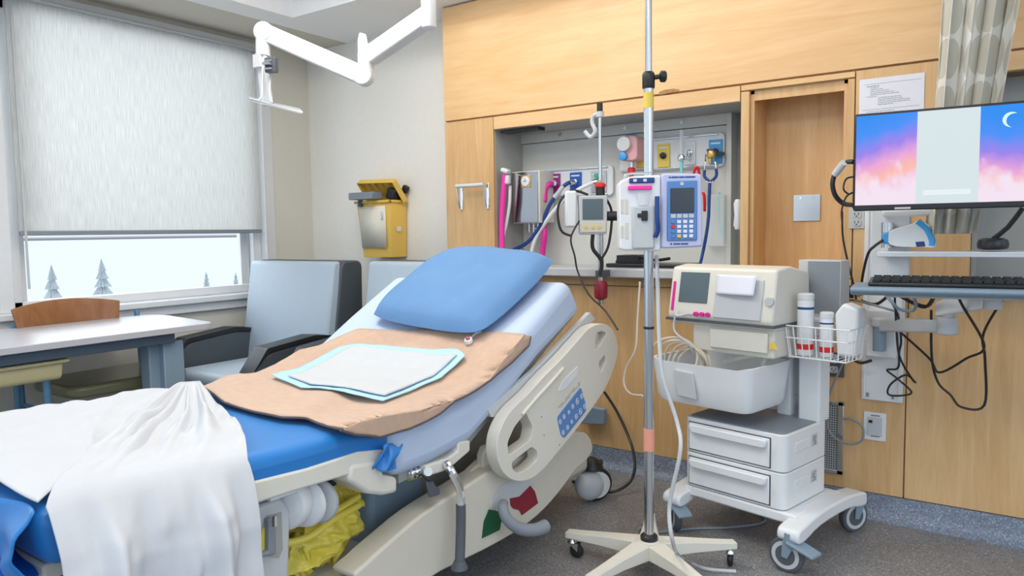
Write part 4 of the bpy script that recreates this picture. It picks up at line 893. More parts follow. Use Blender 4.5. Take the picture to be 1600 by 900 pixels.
cable('tray_cable_bundle','tangle of black cables under the keyboard tray',[PY(1345,470,3.1),PY(1370,475,3.1),PY(1400,455,2.95),PY(1420,470,2.95),PY(1450,478,3.0),PY(1462,455,2.9),PY(1445,480,3.0),PY(1405,462,2.95)],.006)
cable('blue_grey_cable','pale blue-grey cable curling under the tray',[PY(1340,462,3.1),PY(1372,452,3.05),PY(1392,470,2.95),PY(1405,483,2.95),PY(1427,485,2.95),PY(1430,470,2.9),PY(1415,448,2.9)],.006,'bgrey')
tag(MB().cyl(PY(1296,455,3.15),PY(1335,456,3.15),.026).build('black_handset','blackm',bevel=.006),'black horizontal handle above the cart basket by the recess','handle')
# curtain
cu=thing('bed_curtain','beige leaf-patterned privacy curtain gathered above the monitor','curtain',(-.2,2.92,1.1))
def cf(a,b):
    z=lerp(1.17,2.46,b); w_=lerp(.15,.27,min(1,b*1.05)); cx=lerp(-.21,-.10,b)
    ph=a*2*math.pi*3.6+.5*math.sin(b*3)+.4*noise.noise(Vector((a*4,b*2,0)))
    x=cx+(a-.5)*w_+.014*math.sin(ph*2)*.6; y=2.93+.03*math.sin(ph)+.012*math.sin(ph*2.3+1)+.01*noise.noise(Vector((a*9,b*5,3)))
    return Vector((x,y,z))
MB().grid(cf,160,60,uv=True).build('curtain_fabric','curtain',cu,solid=.0015,ang=180)
for k in range(3):
    xk=-.16+k*.06; MB().tube([(xk,2.93,2.455),(xk,2.93,2.468)],.004,smooth=1).build('glider','whitep',cu)

# ============================================================ CEILING ARM
ar=thing('ceiling_swing_arm','white jointed ceiling arm with empty bracket and clear tray','ceiling arm',(0,0,0))
J0=PD(670,20,3.0); J0=Vector((J0.x,J0.y,2.05)); zA=2.06
ar.location=(J0.x,J0.y,CZ)
q=MB(); q.lathe((J0.x,J0.y,PD(670,45,3.0).z),(0,0,1),[(.024,0),(.030,.006),(.031,.13),(.028,.135),(.028,.14),(.031,.145),(.031,.20),(.027,.205),(.027,.41)],24); q.build('drop_tube','white',ar)
Eb=PD(572,112,3.5)
s0=Vector((J0.x,J0.y,PD(668,52,3.0).z+.055)); s1=PD(581,86,3.5); s0=PD(669,26,3.0)
def beam(q,p,r,w,h0,h1=None):
    h1=h1 or h0; d=(r-p).normalized(); n=Vector((0,0,1)).cross(d).normalized(); u=d.cross(n)
    q.prism([p+u*h0+n*w,p-u*h0+n*w,r-u*h1+n*w,r+u*h1+n*w],n*(-2*w))
q=MB(); beam(q,s0,s1,.028,.040,.045); q.build('upper_arm','white',ar,bevel=.007)
q=MB(); q.cyl(Eb-Vector((0,0,.03)),Eb+Vector((0,0,.09)),.038,n=24); q.prism([Eb+Vector((-.045,-.01,.0)),Eb+Vector((-.045,-.01,.15)),Eb+Vector((-.03,-.01,.19)),Eb+Vector((-.018,-.01,.14)),Eb+Vector((-.015,-.01,.0))],(0,.05,0)); q.build('elbow_joint','white',ar,bevel=.006)
t0=PD(568,119,3.48); t1=PD(414,51,3.5)
q=MB(); beam(q,t0,t1,.03,.043,.040); d=(t1-t0).normalized(); n=Vector((0,0,1)).cross(d).normalized()
for c_ in(t0,t1): q.cyl(c_-n*.033,c_+n*.033,.046,n=28)
q.build('spring_arm','white',ar,bevel=.006)
MB().cbox(Eb-Vector((0,0,.043)),(.05,.05,.02)).build('grey_cap','mgrey',ar,bevel=.004)
w0=PD(411,55,3.5); w1=PD(411,88,3.5)
MB().cyl(w0,w1,.034).cbox(PD(407,96,3.5),(.05,.05,.06)).build('wrist','white',ar)
MB().cbox(PD(413,125,3.5),(.07,.02,.24),Matrix.Rotation(R(-8),3,'Y')).build('bracket_plate','white',ar,bevel=.006)
bk=PD(424,102,3.42); rt=Matrix.Rotation(R(20),3,'Z')
MB().cbox(bk,(.055,.03,.068),rt).build('latch_block','dgrey',ar,bevel=.003); MB().cbox(bk-Vector((-.01,.03,0)),(.035,.03,.012),rt).cbox(bk+Vector((0,-.017,.018)),(.04,.01,.008),rt).cbox(bk+Vector((0,-.017,-.018)),(.04,.01,.008),rt).build('latch_lever','chrome',ar)
MB().tube([PD(410,95,3.5),PD(410,130,3.45),PD(408,152,3.4),PD(400,157,3.4)],.005).tube([PD(423,115,3.45),PD(421,145,3.42),PD(425,160,3.42)],.005).build('wire','lgrey',ar)
p=PD(430,162,3.4); 
T=[PD(388,152,3.6),PD(392,155,3.25),PD(472,175,3.25),PD(468,171,3.55)]
MB().prism(T,(0,0,-.008)).build('clear_tray','clear',ar); MB().tube([T[0],T[1],T[2],T[3]],.004,smooth=1,closed=True).build('tray_rim','lgrey',ar)

# ============================================================ BED
XN,XFR=-1.42,-2.32
bed=thing('hospital_bed','adjustable hospital bed with blue mattress and cream side rail','bed',(-1.87,1.6,0))
TOP=[(.52,.725),(.62,.735),(.9,.708),(1.15,.695),(1.42,.685),(1.72,.68),(1.85,.70),(2.42,1.02),(2.5,1.05)]
def topz(y):
    if y<=TOP[0][0]: return TOP[0][1]
    for (a,za),(b,zb_) in zip(TOP,TOP[1:]):
        if y<=b: t=(y-a)/(b-a); return lerp(za,zb_,t)
    return TOP[-1][1]+(y-2.5)*.3
def mat_section(name,m,prof_top,prof_bot,x0=XFR,x1=XN,bev=.035):
    q=MB(); n=len(prof_top); prof=list(prof_top)+list(reversed(prof_bot))
    q.prism([(x1,a,z) for a,z in prof],(x0-x1,0,0)); return q.build(name,m,bed,bevel=bev,seg=4,ang=60)
mat_section('foot_mattress','blue',[(.55,.715),(.9,.708),(1.15,.695),(1.46,.685)],[(.57,.60),(.9,.60),(1.15,.595),(1.44,.575)])
mat_section('head_mattress','sheetb',[(1.42,.68),(1.60,.672),(1.75,.68),(1.85,.705),(2.12,.86),(2.42,1.02)],[(1.44,.515),(1.60,.515),(1.79,.535),(1.95,.61),(2.2,.745),(2.52,.885)],x1=XN+.01,bev=.045)
# blue sheet tuck at the joint
MB().grid(lambda a,b: Vector((XN+.026+.010*math.sin(a*9+b*4),lerp(1.385,1.46,a)-.03*b,lerp(.635,.575,b)-.02*a+.005*math.sin(a*14))),16,10).build('bunched_blue_cover','blue',bed,solid=.004)
# decks / frame rails
def railx(name,px,x,th,m,bev=.006,par=bed,holes=None):
    q=MB(); q.prism([PX(u,v,x) for u,v in px],(-th,0,0)); return q.build(name,m,par,bevel=bev,seg=3)
railx('foot_deck_rail',[(395,753),(392,790),(470,765),(560,738),(600,725),(600,702),(560,706),(480,732)],XN+.005,.05,'cream2')
for (yy) in (1.0,): pass
MB().box((XFR+.02,.58,.565),(XN-.05,1.45,.598)).build('foot_deck','cream',bed,bevel=.006)
q=MB(); q.prism([(XN-.03,1.5,.485),(XN-.03,1.80,.505),(XN-.03,2.5,.86),(XN-.03,2.5,.885),(XN-.03,1.78,.535),(XN-.03,1.5,.512)],(XFR-XN+.06,0,0)); q.build('head_deck','greyb',bed)
railx('head_deck_rail',[(768,652),(796,655),(868,572),(930,498),(922,488),(842,572),(762,640)],XN+.012,.02,'lgrey',.002)
q=MB()
for k in range(14):
    p0=PX(lerp(792,840,k/14),lerp(650,597,k/14),XN+.022)
    q.cbox(p0,(.003,.012,.005))
q.build('rail_print','ink',bed)
# hip bracket (cream hook)
railx('hook_bracket',smoothpoly_px:=[(548,726),(600,718),(600,742),(622,746),(622,770),(600,775),(575,772),(545,752)],XN+.01,.12,'cream2',.012)
railx('deck_edge_bar',[(665,728),(700,716),(716,705),(716,690),(735,688),(735,705),(700,735),(668,745)],XN+.005,.05,'cream2',.006)
# foot column & inner frame
MB().box((-2.1,1.55,.12),(-1.62,1.80,.60)).build('lifting_column','bgrey',bed,bevel=.02)
MB().box((-2.2,1.78,.16),(-1.66,2.75,.50)).build('base_cover','greyb',bed,bevel=.03)
MB().box((-2.25,.75,.16),(-1.52,2.75,.24)).build('base_frame','cream',bed,bevel=.02)
# shroud side panel
shp=[(556,905),(575,878),(610,846),(661,803),(722,764),(776,730),(830,706),(870,688),(896,677),(915,676),(925,690),(926,705),(915,722),(900,735),(880,762),(850,797),(815,826),(770,853),(726,875),(690,893),(650,912)]
ZP=[PX(u,v,-1.43) for u,v in shp]
sd=MB().prism(smoothpoly(ZP,3),(-.09,0,0)).build('side_shroud','cream',bed,bevel=.012,seg=4)
# colour pie decals + brake disc area
def decal(name,px,x,m,par=bed,th=.003):
    q=MB(); q.prism([PX(u,v,x) for u,v in px],(-th,0,0)); return q.build(name,m,par)
xs=-1.428
decal('grey_disc',smoothpoly([Vector((a,b,0)).to_tuple() for a,b in []],1) if 0 else [(768,792),(770,775),(785,757),(805,748),(826,749),(836,757),(828,775),(805,780),(790,790),(776,798)],xs,'lgrey')
decal('red_sector',[(797,779),(812,776),(829,759),(836,768),(841,786),(816,805),(812,797),(803,795),(799,790)],xs+.002,'dred')
decal('green_sector',[(754,841),(757,815),(765,796),(783,800),(784,812),(781,828)],xs+.002,'dgreen')
q=MB(); q.tube([PX(787,786,-1.40),PX(786,795,-1.385),PX(793,812,-1.37),PX(812,826,-1.35),PX(835,828,-1.33),PX(852,822,-1.32)],.019,n=12,rs=(.016,.024)); q.build('brake_pedal','mgrey',bed)
# pivot arm
q=MB(); a0=PX(768,712,-1.50); a1=PX(715,770,-1.50); beam(q,a0,a1,.015,.028,.04); q.cyl(a0+Vector((-.03,0,0)),a0+Vector((.02,0,0)),.038); q.build('rail_pivot_arm','cream',bed,bevel=.004)
railx('pivot_upright',[(755,745),(755,712),(760,698),(768,696),(774,702),(775,730)],-1.47,.03,'cream2',.006)
# side rail
def prail(px,x): return [PX(u,v,x) for u,v in px]
XR=-1.36
outer=[(811,752),(792,744),(779,722),(777,692),(784,666),(800,640),(826,615),(850,588),(878,560),(903,532),(922,512),(943,506),(958,516),(965,538),(964,560),(952,594),(940,616),(920,645),(898,674),(872,706),(850,732),(832,747)]
h1=[(822,645),(804,667),(793,692),(795,712),(829,688),(833,668)]
h2=[(799,723),(831,698),(840,705),(841,717),(827,731),(810,740),(802,735)]
h3=[(930,527),(933,520),(941,517),(949,521),(943,532),(931,549)]
h4=[(935,567),(946,553),(947,566),(939,583)]
def ngon_holes(name,outer,holes,x,th,m,par,bev):
    bm=bmesh.new(); 
    def loop(pts):
        vs=[bm.verts.new(p) for p in pts]; return [bm.edges.new((vs[i],vs[(i+1)%len(vs)])) for i in range(len(vs))]
    es=loop(smoothpoly(prail(outer,x),3))
    for h in holes: es+=loop(roundpoly(prail(h,x),.012,3))
    bmesh.ops.triangle_fill(bm,use_beauty=True,use_dissolve=False,edges=es)
    bmesh.ops.recalc_face_normals(bm,faces=bm.faces)
    r_=bmesh.ops.extrude_face_region(bm,geom=list(bm.faces)); vs=[v for v in r_['geom'] if isinstance(v,bmesh.types.BMVert)]
    bmesh.ops.translate(bm,verts=vs,vec=(-th,0,0)); bmesh.ops.recalc_face_normals(bm,faces=bm.faces)
    inv=WM(par).inverted(); bmesh.ops.transform(bm,matrix=inv,verts=bm.verts)
    me=bpy.data.meshes.new(name); bm.to_mesh(me); bm.free(); me.materials.append(M[m]); me.polygons.foreach_set('use_smooth',[True]*len(me.polygons)); me.set_sharp_from_angle(angle=R(35))
    o=bpy.data.objects.new(name,me); col.objects.link(o); o.parent=par; q=o.modifiers.new('b','BEVEL'); q.width=bev; q.segments=3; q.limit_method='ANGLE'; q.angle_limit=R(50); return o
sr=ngon_holes('side_rail',outer,[h1,h2,h3,h4],XR,.045,'cream2',bed,.010)
# raised grips on the rail
MB().tube(prail([(816,648),(838,622),(862,596),(880,575)],XR+.004),.006,smooth=2).build('raised_rib','cream2',sr)
MB().prism(roundpoly(prail([(872,612),(880,594),(904,571),(902,586),(884,608)],XR+.002),.012),(-.006,0,0)).build('grip_recess','whitep',sr,bevel=.003)
kp=MB().prism(roundpoly(prail([(871,652),(908,605),(916,633),(916,642),(882,685),(877,680)],XR+.003),.012),(-.006,0,0)).build('control_panel','pumpblue',sr,bevel=.001)
q=MB(); xk=XR+.0045
for (u,v,r_) in ((875.5,659,.0075),(881.5,651,.0075),(889,644,.006),(895,635,.0075),(902,627,.010),(909,619,.0085),(880,676,.0075),(887,668,.0075),(893.5,659,.006),(900.5,651,.0085),(907,643,.010),(913.5,635,.0085)):
    c=PX(u,v,xk); pts=[c+Vector((0,r_*math.cos(t),r_*1.15*math.sin(t))) for t in [i*math.pi/6 for i in range(12)]]
    q.tube(pts,.0012,n=5,smooth=1,closed=True); q.prism([c+Vector((0,-r_*.45,-r_*.3)),c+Vector((0,r_*.45,-r_*.3)),c+Vector((0,0,r_*.5))],(-.001,0,0))
q.build('panel_icons','whitep',kp)
q=MB()
for off in(0,4.5):
    for k in range(9):
        if (k*7+int(off))%5==4: continue
        q.tube(prail([(872+k*3.9,637-off*.2+off-k*4.6),(875+k*3.9,633.5+off*.8-k*4.6)],XR+.0012),.0009,n=4,smooth=1)
q.build('printed_text','ink',sr)
q=MB()
for (u,v) in((822,640),(850,680),(874,695),(846,651)): q.cyl(PX(u,v,XR+.001),PX(u,v,XR-.003),.0025,n=8)
q.build('rail_screw','dgrey',sr)
# far side rail (other side of the bed), simple mirrored copy - mostly hidden
# foot brackets
railx('foot_grab_frame',roundpoly([(397,792,0),(445,772,0),(455,800,0),(455,900,0),(450,930,0),(400,930,0)],6) and [(397,795),(440,778),(455,800),(452,930),(398,930)],XN-.04,.05,'lgrey',.01)
decal('frame_opening',[(404,868),(406,830),(418,806),(440,800),(442,858),(436,872)],XN-.038,'greyb')
decal('opening_backing',[(404,864),(410,828),(424,812),(430,850),(426,862)],XN-.036,'yellow')
railx('grab_handle',[(420,812),(428,808),(432,820),(432,866),(408,872),(404,866),(420,862)],XN-.02,.02,'mgrey',.004)
MB().tube([PX(429,806,XN+.0),PX(429,822,XN+.0)],.006,smooth=1).build('handle_stem','chrome',bed)
# round white cups under the deck
q=MB()
def cup(u,v,r,x,L_):
    c=PX(u,v,x); q.lathe(c,(.35,-.9,.0),[(r*.9,-L_),(r,-L_+.01),(r,-.01),(r*.93,0),(r*.6,.008)],28)
cup(438,790,.068,-1.50,.05); q.build('roller_bumper','whitep',bed)
q=MB(); cup(470,787,.066,-1.50,.02); q.build('roller_bumper','whitep',bed); q=MB(); cup(494,784,.060,-1.50,.015); q.build('roller_bumper','lgrey',bed)
MB().cbox(PX(440,768,-1.46),(.05,.10,.012)).build('bumper_cover','whitep',bed,bevel=.004)
MB().cbox(PX(492,752,-1.52),(.03,.12,.05)).build('bumper_gap','black',bed)
# yellow bag
yb=thing('yellow_waste_bag','crumpled yellow plastic bag tied under the foot of the bed','bag',PX(490,880,-1.62))
def ybf(a,b):
    u=lerp(lerp(515,432,b),lerp(562,566,b) if b<.75 else lerp(566,545,(b-.75)*4),a); v=lerp(752,lerp(905,845,a),b)
    p=PX(u,v,-1.60); f=noise.noise(Vector((a*3+b*2,b*7-a*3,0)))*.03+noise.noise(Vector((a*9,b*14-a*6,5)))*.013
    bul=-.08*(1-(2*a-1)**2)*(.3+b)*.6
    return p+Vector((f-bul*.6,0,0))
MB().grid(ybf,44,50).build('bag_front','yellow',yb,solid=.06,ang=40)
for k in range(2):
    MB().tube([PX(438,lerp(820,850,k),-1.55),PX(480,lerp(815,840,k),-1.535),PX(520,lerp(800,812,k),-1.54),PX(560,lerp(775,790,k),-1.56)],.010,smooth=4).build('bag_fold','yellow',yb)
# chrome crank
q=MB(); q.cyl(PX(636,740,-1.45),PX(700,722,-1.42),.011)
for u,v in((638,740),(645,738),(652,736),(668,731),(675,729)): q.lathe(PX(u,v,-1.45),PX(700,722,-1.42)-PX(636,740,-1.45),[(.010,-.004),(.022,-.003),(.022,.004),(.010,.005)],16)
q.build('drainage_rod','chrome',bed)
cr2=MB().tube([PX(697,724,-1.41),PX(704,735,-1.39),PX(716,758,-1.38),PX(720,775,-1.38),PX(720,792,-1.38)],.013,smooth=4).build('release_handle','chrome',bed)
MB().tube([PX(720,788,-1.38),PX(720,830,-1.38),PX(718,885,-1.37)],.0155,smooth=2,n=14).lathe(PX(718,888,-1.37),(0,0,1),[(.026,0),(.024,.008),(.016,.025)],14).build('rubber_grip','dgrey',cr2)
MB().cyl(PX(669,737,-1.43),PX(669,737,-1.41),.013).build('round_tag_clip','whitep',bed)
kt_=MB().prism([PX(667,752,-1.41),PX(677,750,-1.41),PX(679,756,-1.41),PX(688,765,-1.41),PX(688,773,-1.41),PX(672,778,-1.41),PX(668,762,-1.41)],(-.006,0,0)).build('hanging_tag','dgrey',bed,bevel=.003)
MB().tube([PX(658,741,-1.415),PX(666,748,-1.41),PX(673,751,-1.41),PX(682,742,-1.415)],.003,smooth=3).build('tag_strap','black',bed)
# head casters
def bedcaster(cx,cy,ang=-38):
    d=Vector((math.cos(R(ang)),math.sin(R(ang)),0)); n=Vector((-d.y,d.x,0)); c=Vector((cx,cy,.076))
    cs=MB().lathe(c-n*.035+d*.028,d,[(.066,-.03),(.066,-.008),(.058,.006),(.035,.018),(.01,.022)],30).build('caster','lgrey',bed)
    MB().lathe(c-d*.022,d,[(.05,0),(.068,.004),(.075,.012),(.075,.030),(.068,.038),(.05,.042)],32).build('tyre','black',cs)
    MB().lathe(c+d*.017,d,[(.052,0),(.060,0),(.060,.005),(.052,.005)],32).build('wheel_ring','white',cs)
    MB().lathe(c+Vector((0,0,.07))-n*.02,(0,0,1),[(.045,0),(.052,.006),(.045,.03),(.02,.05)]).tube([c+Vector((0,0,.09))-n*.05,c+Vector((0,0,.095))+n*.03],.014,smooth=1).build('caster_cap','black',cs)
bedcaster(-1.53,2.83); bedcaster(-2.2,2.83); bedcaster(-1.62,.85); bedcaster(-2.2,.85)
MB().box((-2.25,2.70,.17),(-1.6,2.80,.25)).build('head_crossbar','greyb',bed,bevel=.02)
# head end board
tag(MB().prism(roundpoly([PY(905,632,3.22),PY(943,640,3.22),PY(943,664,3.22),PY(908,662,3.22)],.008),(0,.04,0)).build('wall_power_block','bgrey',bevel=.004),'small blue-grey plug block on maple behind the side rail','power block')
cable('bed_power_cord','thick black power cord curving from the bed to its wheel',[PY(944,612,3.2),PY(965,645,3.2),PY(985,690,3.15),PY(992,725,3.05),PY(985,752,3.0),PZ(960,768,.02),PZ(930,766,.012),PZ(895,752,.012)],.007)

# bed surface projection
def bedhit(u,v,off=.004,over=True,nx=XN):
    r=ray(u,v); t=.4; last=None
    while t<5:
        p=CAM+r*t
        if p.z<=topz(p.y)+off-max(0,.03-(nx-p.x))**2*20 and p.x<=nx+.003: 
            return p
        if over and p.x<nx+off+.008 and p.z<topz(p.y)+off: return Vector((nx+off+.008,p.y,p.z))
        t+=.002
    return CAM+r*3
def polyline(pts,t):
    L_=[0]
    for a,b in zip(pts,pts[1:]): L_.append(L_[-1]+math.hypot(b[0]-a[0],b[1]-a[1]))
    d=t*L_[-1]
    for i in range(len(pts)-1):
        if d<=L_[i+1]+1e-9:
            k=(d-L_[i])/max(1e-9,L_[i+1]-L_[i]); return (lerp(pts[i][0],pts[i+1][0],k),lerp(pts[i][1],pts[i+1][1],k))
    return pts[-1]
def coons(b,t,l,r_,u,v):
    B=polyline(b,u);T_=polyline(t,u);L_=polyline(l,v);Rr=polyline(r_,v)
    return tuple((1-v)*B[k]+v*T_[k]+(1-u)*L_[k]+u*Rr[k]-((1-u)*(1-v)*b[0][k]+u*(1-v)*b[-1][k]+(1-u)*v*t[0][k]+u*v*t[-1][k]) for k in(0,1))
# tan blanket
nb=[(318,604),(350,628),(400,642),(440,651),(480,654),(520,668),(555,680),(592,682)]
ri=[(592,682),(640,668),(690,642),(715,620),(740,606),(765,596),(800,566),(826,540),(828,526)]
to=[(468,546),(500,540),(560,514),(640,515),(720,512),(828,526)]
le=[(318,604),(350,590),(400,582),(430,570),(440,563),(468,546)]
def blf(a,b):
    u,v=coons(nb,to,le,ri,a,b); p=bedhit(u,v,.020)
    w=.007*math.sin(a*16+b*5+2*noise.noise(Vector((a*3,b*3,0))))+.010*noise.noise(Vector((a*5,b*5,2)))
    e=min(1,min(a,1-a,b,1-b)*10); return p+Vector((0,0,w*(.4+.6*e)))
tb=thing('tan_blanket','tan fleece blanket with dark hem spread across the blue mattress','blanket',(-1.9,1.6,.7))
MB().grid(blf,70,40).build('blanket_cloth','tan',tb,solid=.005,ang=180,solid_off=0)
edge=[blf(i/60,0) for i in range(61)]+[blf(1,i/40) for i in range(1,41)]
MB().tube([p+Vector((.001,0,-.001)) for p in edge],.0038,n=6,smooth=1).build('dark_hem','hem',tb)
# incontinence pad
pn=[(424,586),(470,606),(520,609),(560,618),(598,627)]
pr_=[(598,627),(640,612),(690,590),(728,556),(716,546)]
pt_=[(560,538),(620,542),(660,546),(716,546)]
pl_=[(424,586),(470,574),(505,556),(530,542),(560,538)]
def pf(a,b,o=.02):
    u,v=coons(pn,pt_,pl_,pr_,a,b); p=bedhit(u,v,o,False); return p+Vector((0,0,.004*noise.noise(Vector((a*6,b*6,7)))))
pd=thing('absorbent_pad','white absorbent pad with pale blue border on the tan blanket','bed pad',(-1.9,1.6,.71))
MB().grid(lambda a,b: pf(a,b,.034),40,30).build('pad_backing','padb',pd,solid=.003,ang=180)
MB().grid(lambda a,b: pf(.07+.86*a,.10+.80*b,.041),40,30).build('pad_core','pad',pd,solid=.004,ang=180)
# pillow
pw_=thing('blue_pillow','plump blue pillow propped on the raised head of the bed','pillow',(-1.95,2.2,.95))
pc0=Vector((-1.81,2.26,.985)); sl_=math.atan2(.32,.57)
ex=Vector((1,0,0)); ey=Vector((0,math.cos(sl_),math.sin(sl_))); ez=ex.cross(ey)
ex2=(ex*math.cos(R(-6))+ey*math.sin(R(-6))); ey2=(ey*math.cos(R(-6))-ex*math.sin(R(-6)))
def pil(sgn):
    def f(a,b):
        x=(2*a-1);y=(2*b-1); h=.074*((1-x**4)*(1-y**4))**.5
        cx_=1-.07*(y**4)-.03*y*y; cy_=1-.07*(x**4)-.03*x*x
        n_=.016*noise.noise(Vector((a*4,b*4,sgn)))+.008*noise.noise(Vector((a*11+b*6,b*5,sgn)))
        return pc0+ex2*(x*.315*cx_)+ey2*(y*.27*cy_)+ez*(sgn*h*(.9 if sgn>0 else .5)+n_*(1-x**4)*(1-y**4))
    return f
q=MB(); q.grid(pil(1),30,24); q.build('pillow_top','pillow',pw_,ang=180)
q=MB(); q.grid(pil(-1),30,24); q.build('pillow_underside','pillow',pw_,ang=180)
# nurse call button
cb=thing('call_button','small white clip with a round dark button near the pillow','call button',bedhit(732,532,.03))
p=bedhit(732,532,.03)
MB().lathe(p,(.2,-.5,.8),[(.014,-.008),(.016,0),(.013,.008)],16).build('clip','whitep',cb)
MB().lathe(p+Vector((.0,-.004,.008)),(.2,-.5,.8),[(.009,-.002),(.009,.003)],16).build('button','dred',cb)
MB().tube([p,bedhit(742,522,.02),bedhit(752,518,.02)],.004).build('cord','whitep',cb)

# white sheet : top layer projected + hanging part
sh_=thing('white_bed_sheet','rumpled white sheet over the foot of the bed, hanging to the floor','sheet',(-1.7,.9,.7))
G=Vector((-2.18,1.335,.70))
# flat back layer
def flat(a,b):     # a along Y (foot->), b from far to near
    yr=lerp(1.33,.98,b**1.2); y=lerp(.565,yr,a); x=lerp(XFR-.005,XN-.015-.22*min(1,a*1.6),b); z=topz(y)+.010-.004*b
    z+=(1-b)*.022*abs(noise.noise(Vector((a*3+b*2,b*3,1))))+(1-b)*.012*abs(noise.noise(Vector((a*9+b*4,b*7,5))))+.004*math.sin(a*10+b*24+3*noise.noise(Vector((a*2,b*2,0))))+.007*max(0,1-abs(a*.9+b*.35-.72)*30)
    return Vector((x,y-.0*b,z))
MB().grid(flat,50,50).build('under_layer','sheet',sh_,solid=.003,ang=180)
NC=Vector((XN,.58,0))
def drape(a,b):
    # b 0: gather ridge ; b .5 near edge ; b 1 bottom hem
    y0=lerp(.57,.985,a)
    if b<.5:
        k=b/.5; kk=k**.8
        start=G+Vector((.03*a,-.05*(1-a),.03))
        end=Vector((XN+.004,y0,topz(y0)+.012))
        p=start.lerp(end,kk); p.y+=.05*math.sin(k*math.pi)*(a-.3)
        base=topz(p.y)+.016
        aw=a+.05*noise.noise(Vector((a*3,k*3,4))); fold=.034*math.sin(k*math.pi*.9)**.7*(math.sin(aw*11.0+.2)*.5+.42*math.sin(aw*24+1.3+k*2)+.16*math.sin(aw*51+k*3)+1.0*max(0,1-abs(a-.06)*11)**.7)
        z=base+max(-.004,fold)*(1-k**2.2)+.035*max(0,1-k*5)+.016*noise.noise(Vector((a*7+k*3,k*6,0)))*math.sin(k*math.pi)
        x=p.x
        # round over the edge
        z-=max(0,(k-.9)/.1)**2*.018
        return Vector((x,p.y,z))
    k=(b-.5)/.5
    z=lerp(topz(y0)-.006,.20+.03*math.sin(a*5),k)
    amp=.018+.045*k
    w=math.sin(a*11+.2+.5*k)*.5+.4*math.sin(a*24+1.3+2*k)*(1-.4*k)+.16*math.sin(a*51+3+k)+.7*noise.noise(Vector((a*3+k*2.5,k*2.6-a*2,9)))+.3*noise.noise(Vector((a*8+k*5,k*6,2)))
    x=XN+.004+(.045*min(1,k*4)**.7+amp*math.log1p(math.exp(2.2*w))*.9*min(1,k*6))+.03*k
    y=y0-.05*k*a-.03*k*(1-a)+.01*math.sin(k*7+a*9)*k 
    return Vector((x,y,z))
MB().grid(drape,150,120).build('draped_layer','sheet',sh_,solid=.003,ang=180,solid_off=0)
# bunched blue foot cover at the very end
def footf(a,b):
    x=lerp(XFR,XN+.0,a); z=lerp(.72,.575,b)+.02*math.sin(a*7)*b; y=.55-.025*math.sin(b*math.pi)+.014*math.sin(a*22+b*3)+.012*noise.noise(Vector((a*7,b*4,3)))
    return Vector((x,y,z))
MB().grid(footf,60,16).build('foot_cover_folds','blue',bed,solid=.004,ang=180)
# clear bag + basin low at left
cbg=thing('clear_plastic_bag','translucent plastic bag hanging below the foot of the bed','bag',PX(20,860,-1.75))
def cbf(a,b):
    p=PX(lerp(-30,55,a)-10*b,lerp(785,885,b),-1.72); return p+Vector((.03*noise.noise(Vector((a*5,b*5,0)))+.02*math.sin(a*8+b*5),0,0))
MB().grid(cbf,24,24).build('bag_film','bag',cbg,solid=.03,ang=40)
fe=MB().box((-2.2,.62,.20),(-1.55,.66,.56)); fe.build('foot_end_frame','lgrey',bed,bevel=.01)
bs=thing('blue_foot_bin','blue rounded bin beneath the foot of the bed','bin',PX(30,900,-1.62))
p=PX(22,868,-1.62)
MB().lathe((p.x,p.y,p.z-.3),(0,0,1),[(.09,0),(.11,.05),(.125,.25),(.13,.29),(.12,.30)],28).build('bin_body','navp',bs)
MB().lathe((p.x,p.y,p.z-.01),(0,0,1),[(.125,0),(.135,.01),(.12,.02),(.03,.03)],28).build('bin_lid','navp',bs)

# ============================================================ TABLE AND CHAIRS
tzt=.775
tb_=thing('side_table','grey laminate table with panel leg below the window','table',(-3.6,1.5,0))
a=PZ(205,521,tzt); b2=PZ(0,543,tzt); xn_=(a.x+b2.x)/2; xf=PZ(245,490,tzt).x; ye=PZ(316,499,tzt).y
MB().prism(roundpoly([(xf,.2,tzt-.03),(xn_,.2,tzt-.03),(xn_,ye-.05,tzt-.03),(xf+.12,ye+.03,tzt-.03),(xf,ye,tzt-.03)],.05),(0,0,.03)).build('table_top','table',tb_,bevel=.003)
MB().box((xf+.03,.25,tzt-.075),(xn_-.015,ye-.25,tzt-.031)).build('apron','tabedge',tb_,bevel=.002)
pl0=PX(233,560,xn_-.08); pl1=PX(281,560,xn_-.08)
MB().box((xn_-.16,pl0.y,0),(xn_-.08,pl0.y+.06,tzt-.07)).box((xn_-.13,pl0.y+.05,0),(xn_-.04,pl1.y,tzt-.07)).build('panel_leg','bgrey',tb_,bevel=.006)
# chair behind the table
ch=thing('wooden_back_chair','bentwood-backed chair with olive seat pushed under the table','chair',(-3.75,1.8,0))
xb=-4.02
def backf(a,b):
    y=lerp(1.50,2.02,a); t=2*a-1; z0=.665+.02*t*t; z1=.865+.03*(1-t*t); 
    ins=.03*(1-b)*t; return Vector((xb+.05*t*t+.03*(1-b)-.0,y-ins,lerp(z0,z1,b)))
MB().grid(backf,20,6).build('backrest','chairwood',ch,solid=.014,bevel=.004)
sx0,sx1,sy0,sy1=-3.98,-3.55,1.56,2.16
q=MB(); q.prism(roundpoly([(sx0,sy0,.46),(sx1,sy0+.0,.46),(sx1+.02,(sy0+sy1)/2,.46),(sx1,sy1,.46),(sx0,sy1,.46)],.09,6),(0,0,.06)); q.build('seat','olive',ch,bevel=.022,seg=4)
for (x,y,hh) in ((sx0+.0,sy0-.03,.80),(sx0+.0,sy1-.03,.80),(sx1-.02,sy0-.03,.42),(sx1-.02,sy1+.0,.42)):
    MB().tube([(x+(.02 if hh>.5 else .03),y,.0),(x,y,.42),(x-.03 if hh>.5 else x,y,hh)],.014,smooth=2).build('leg','leg',ch)
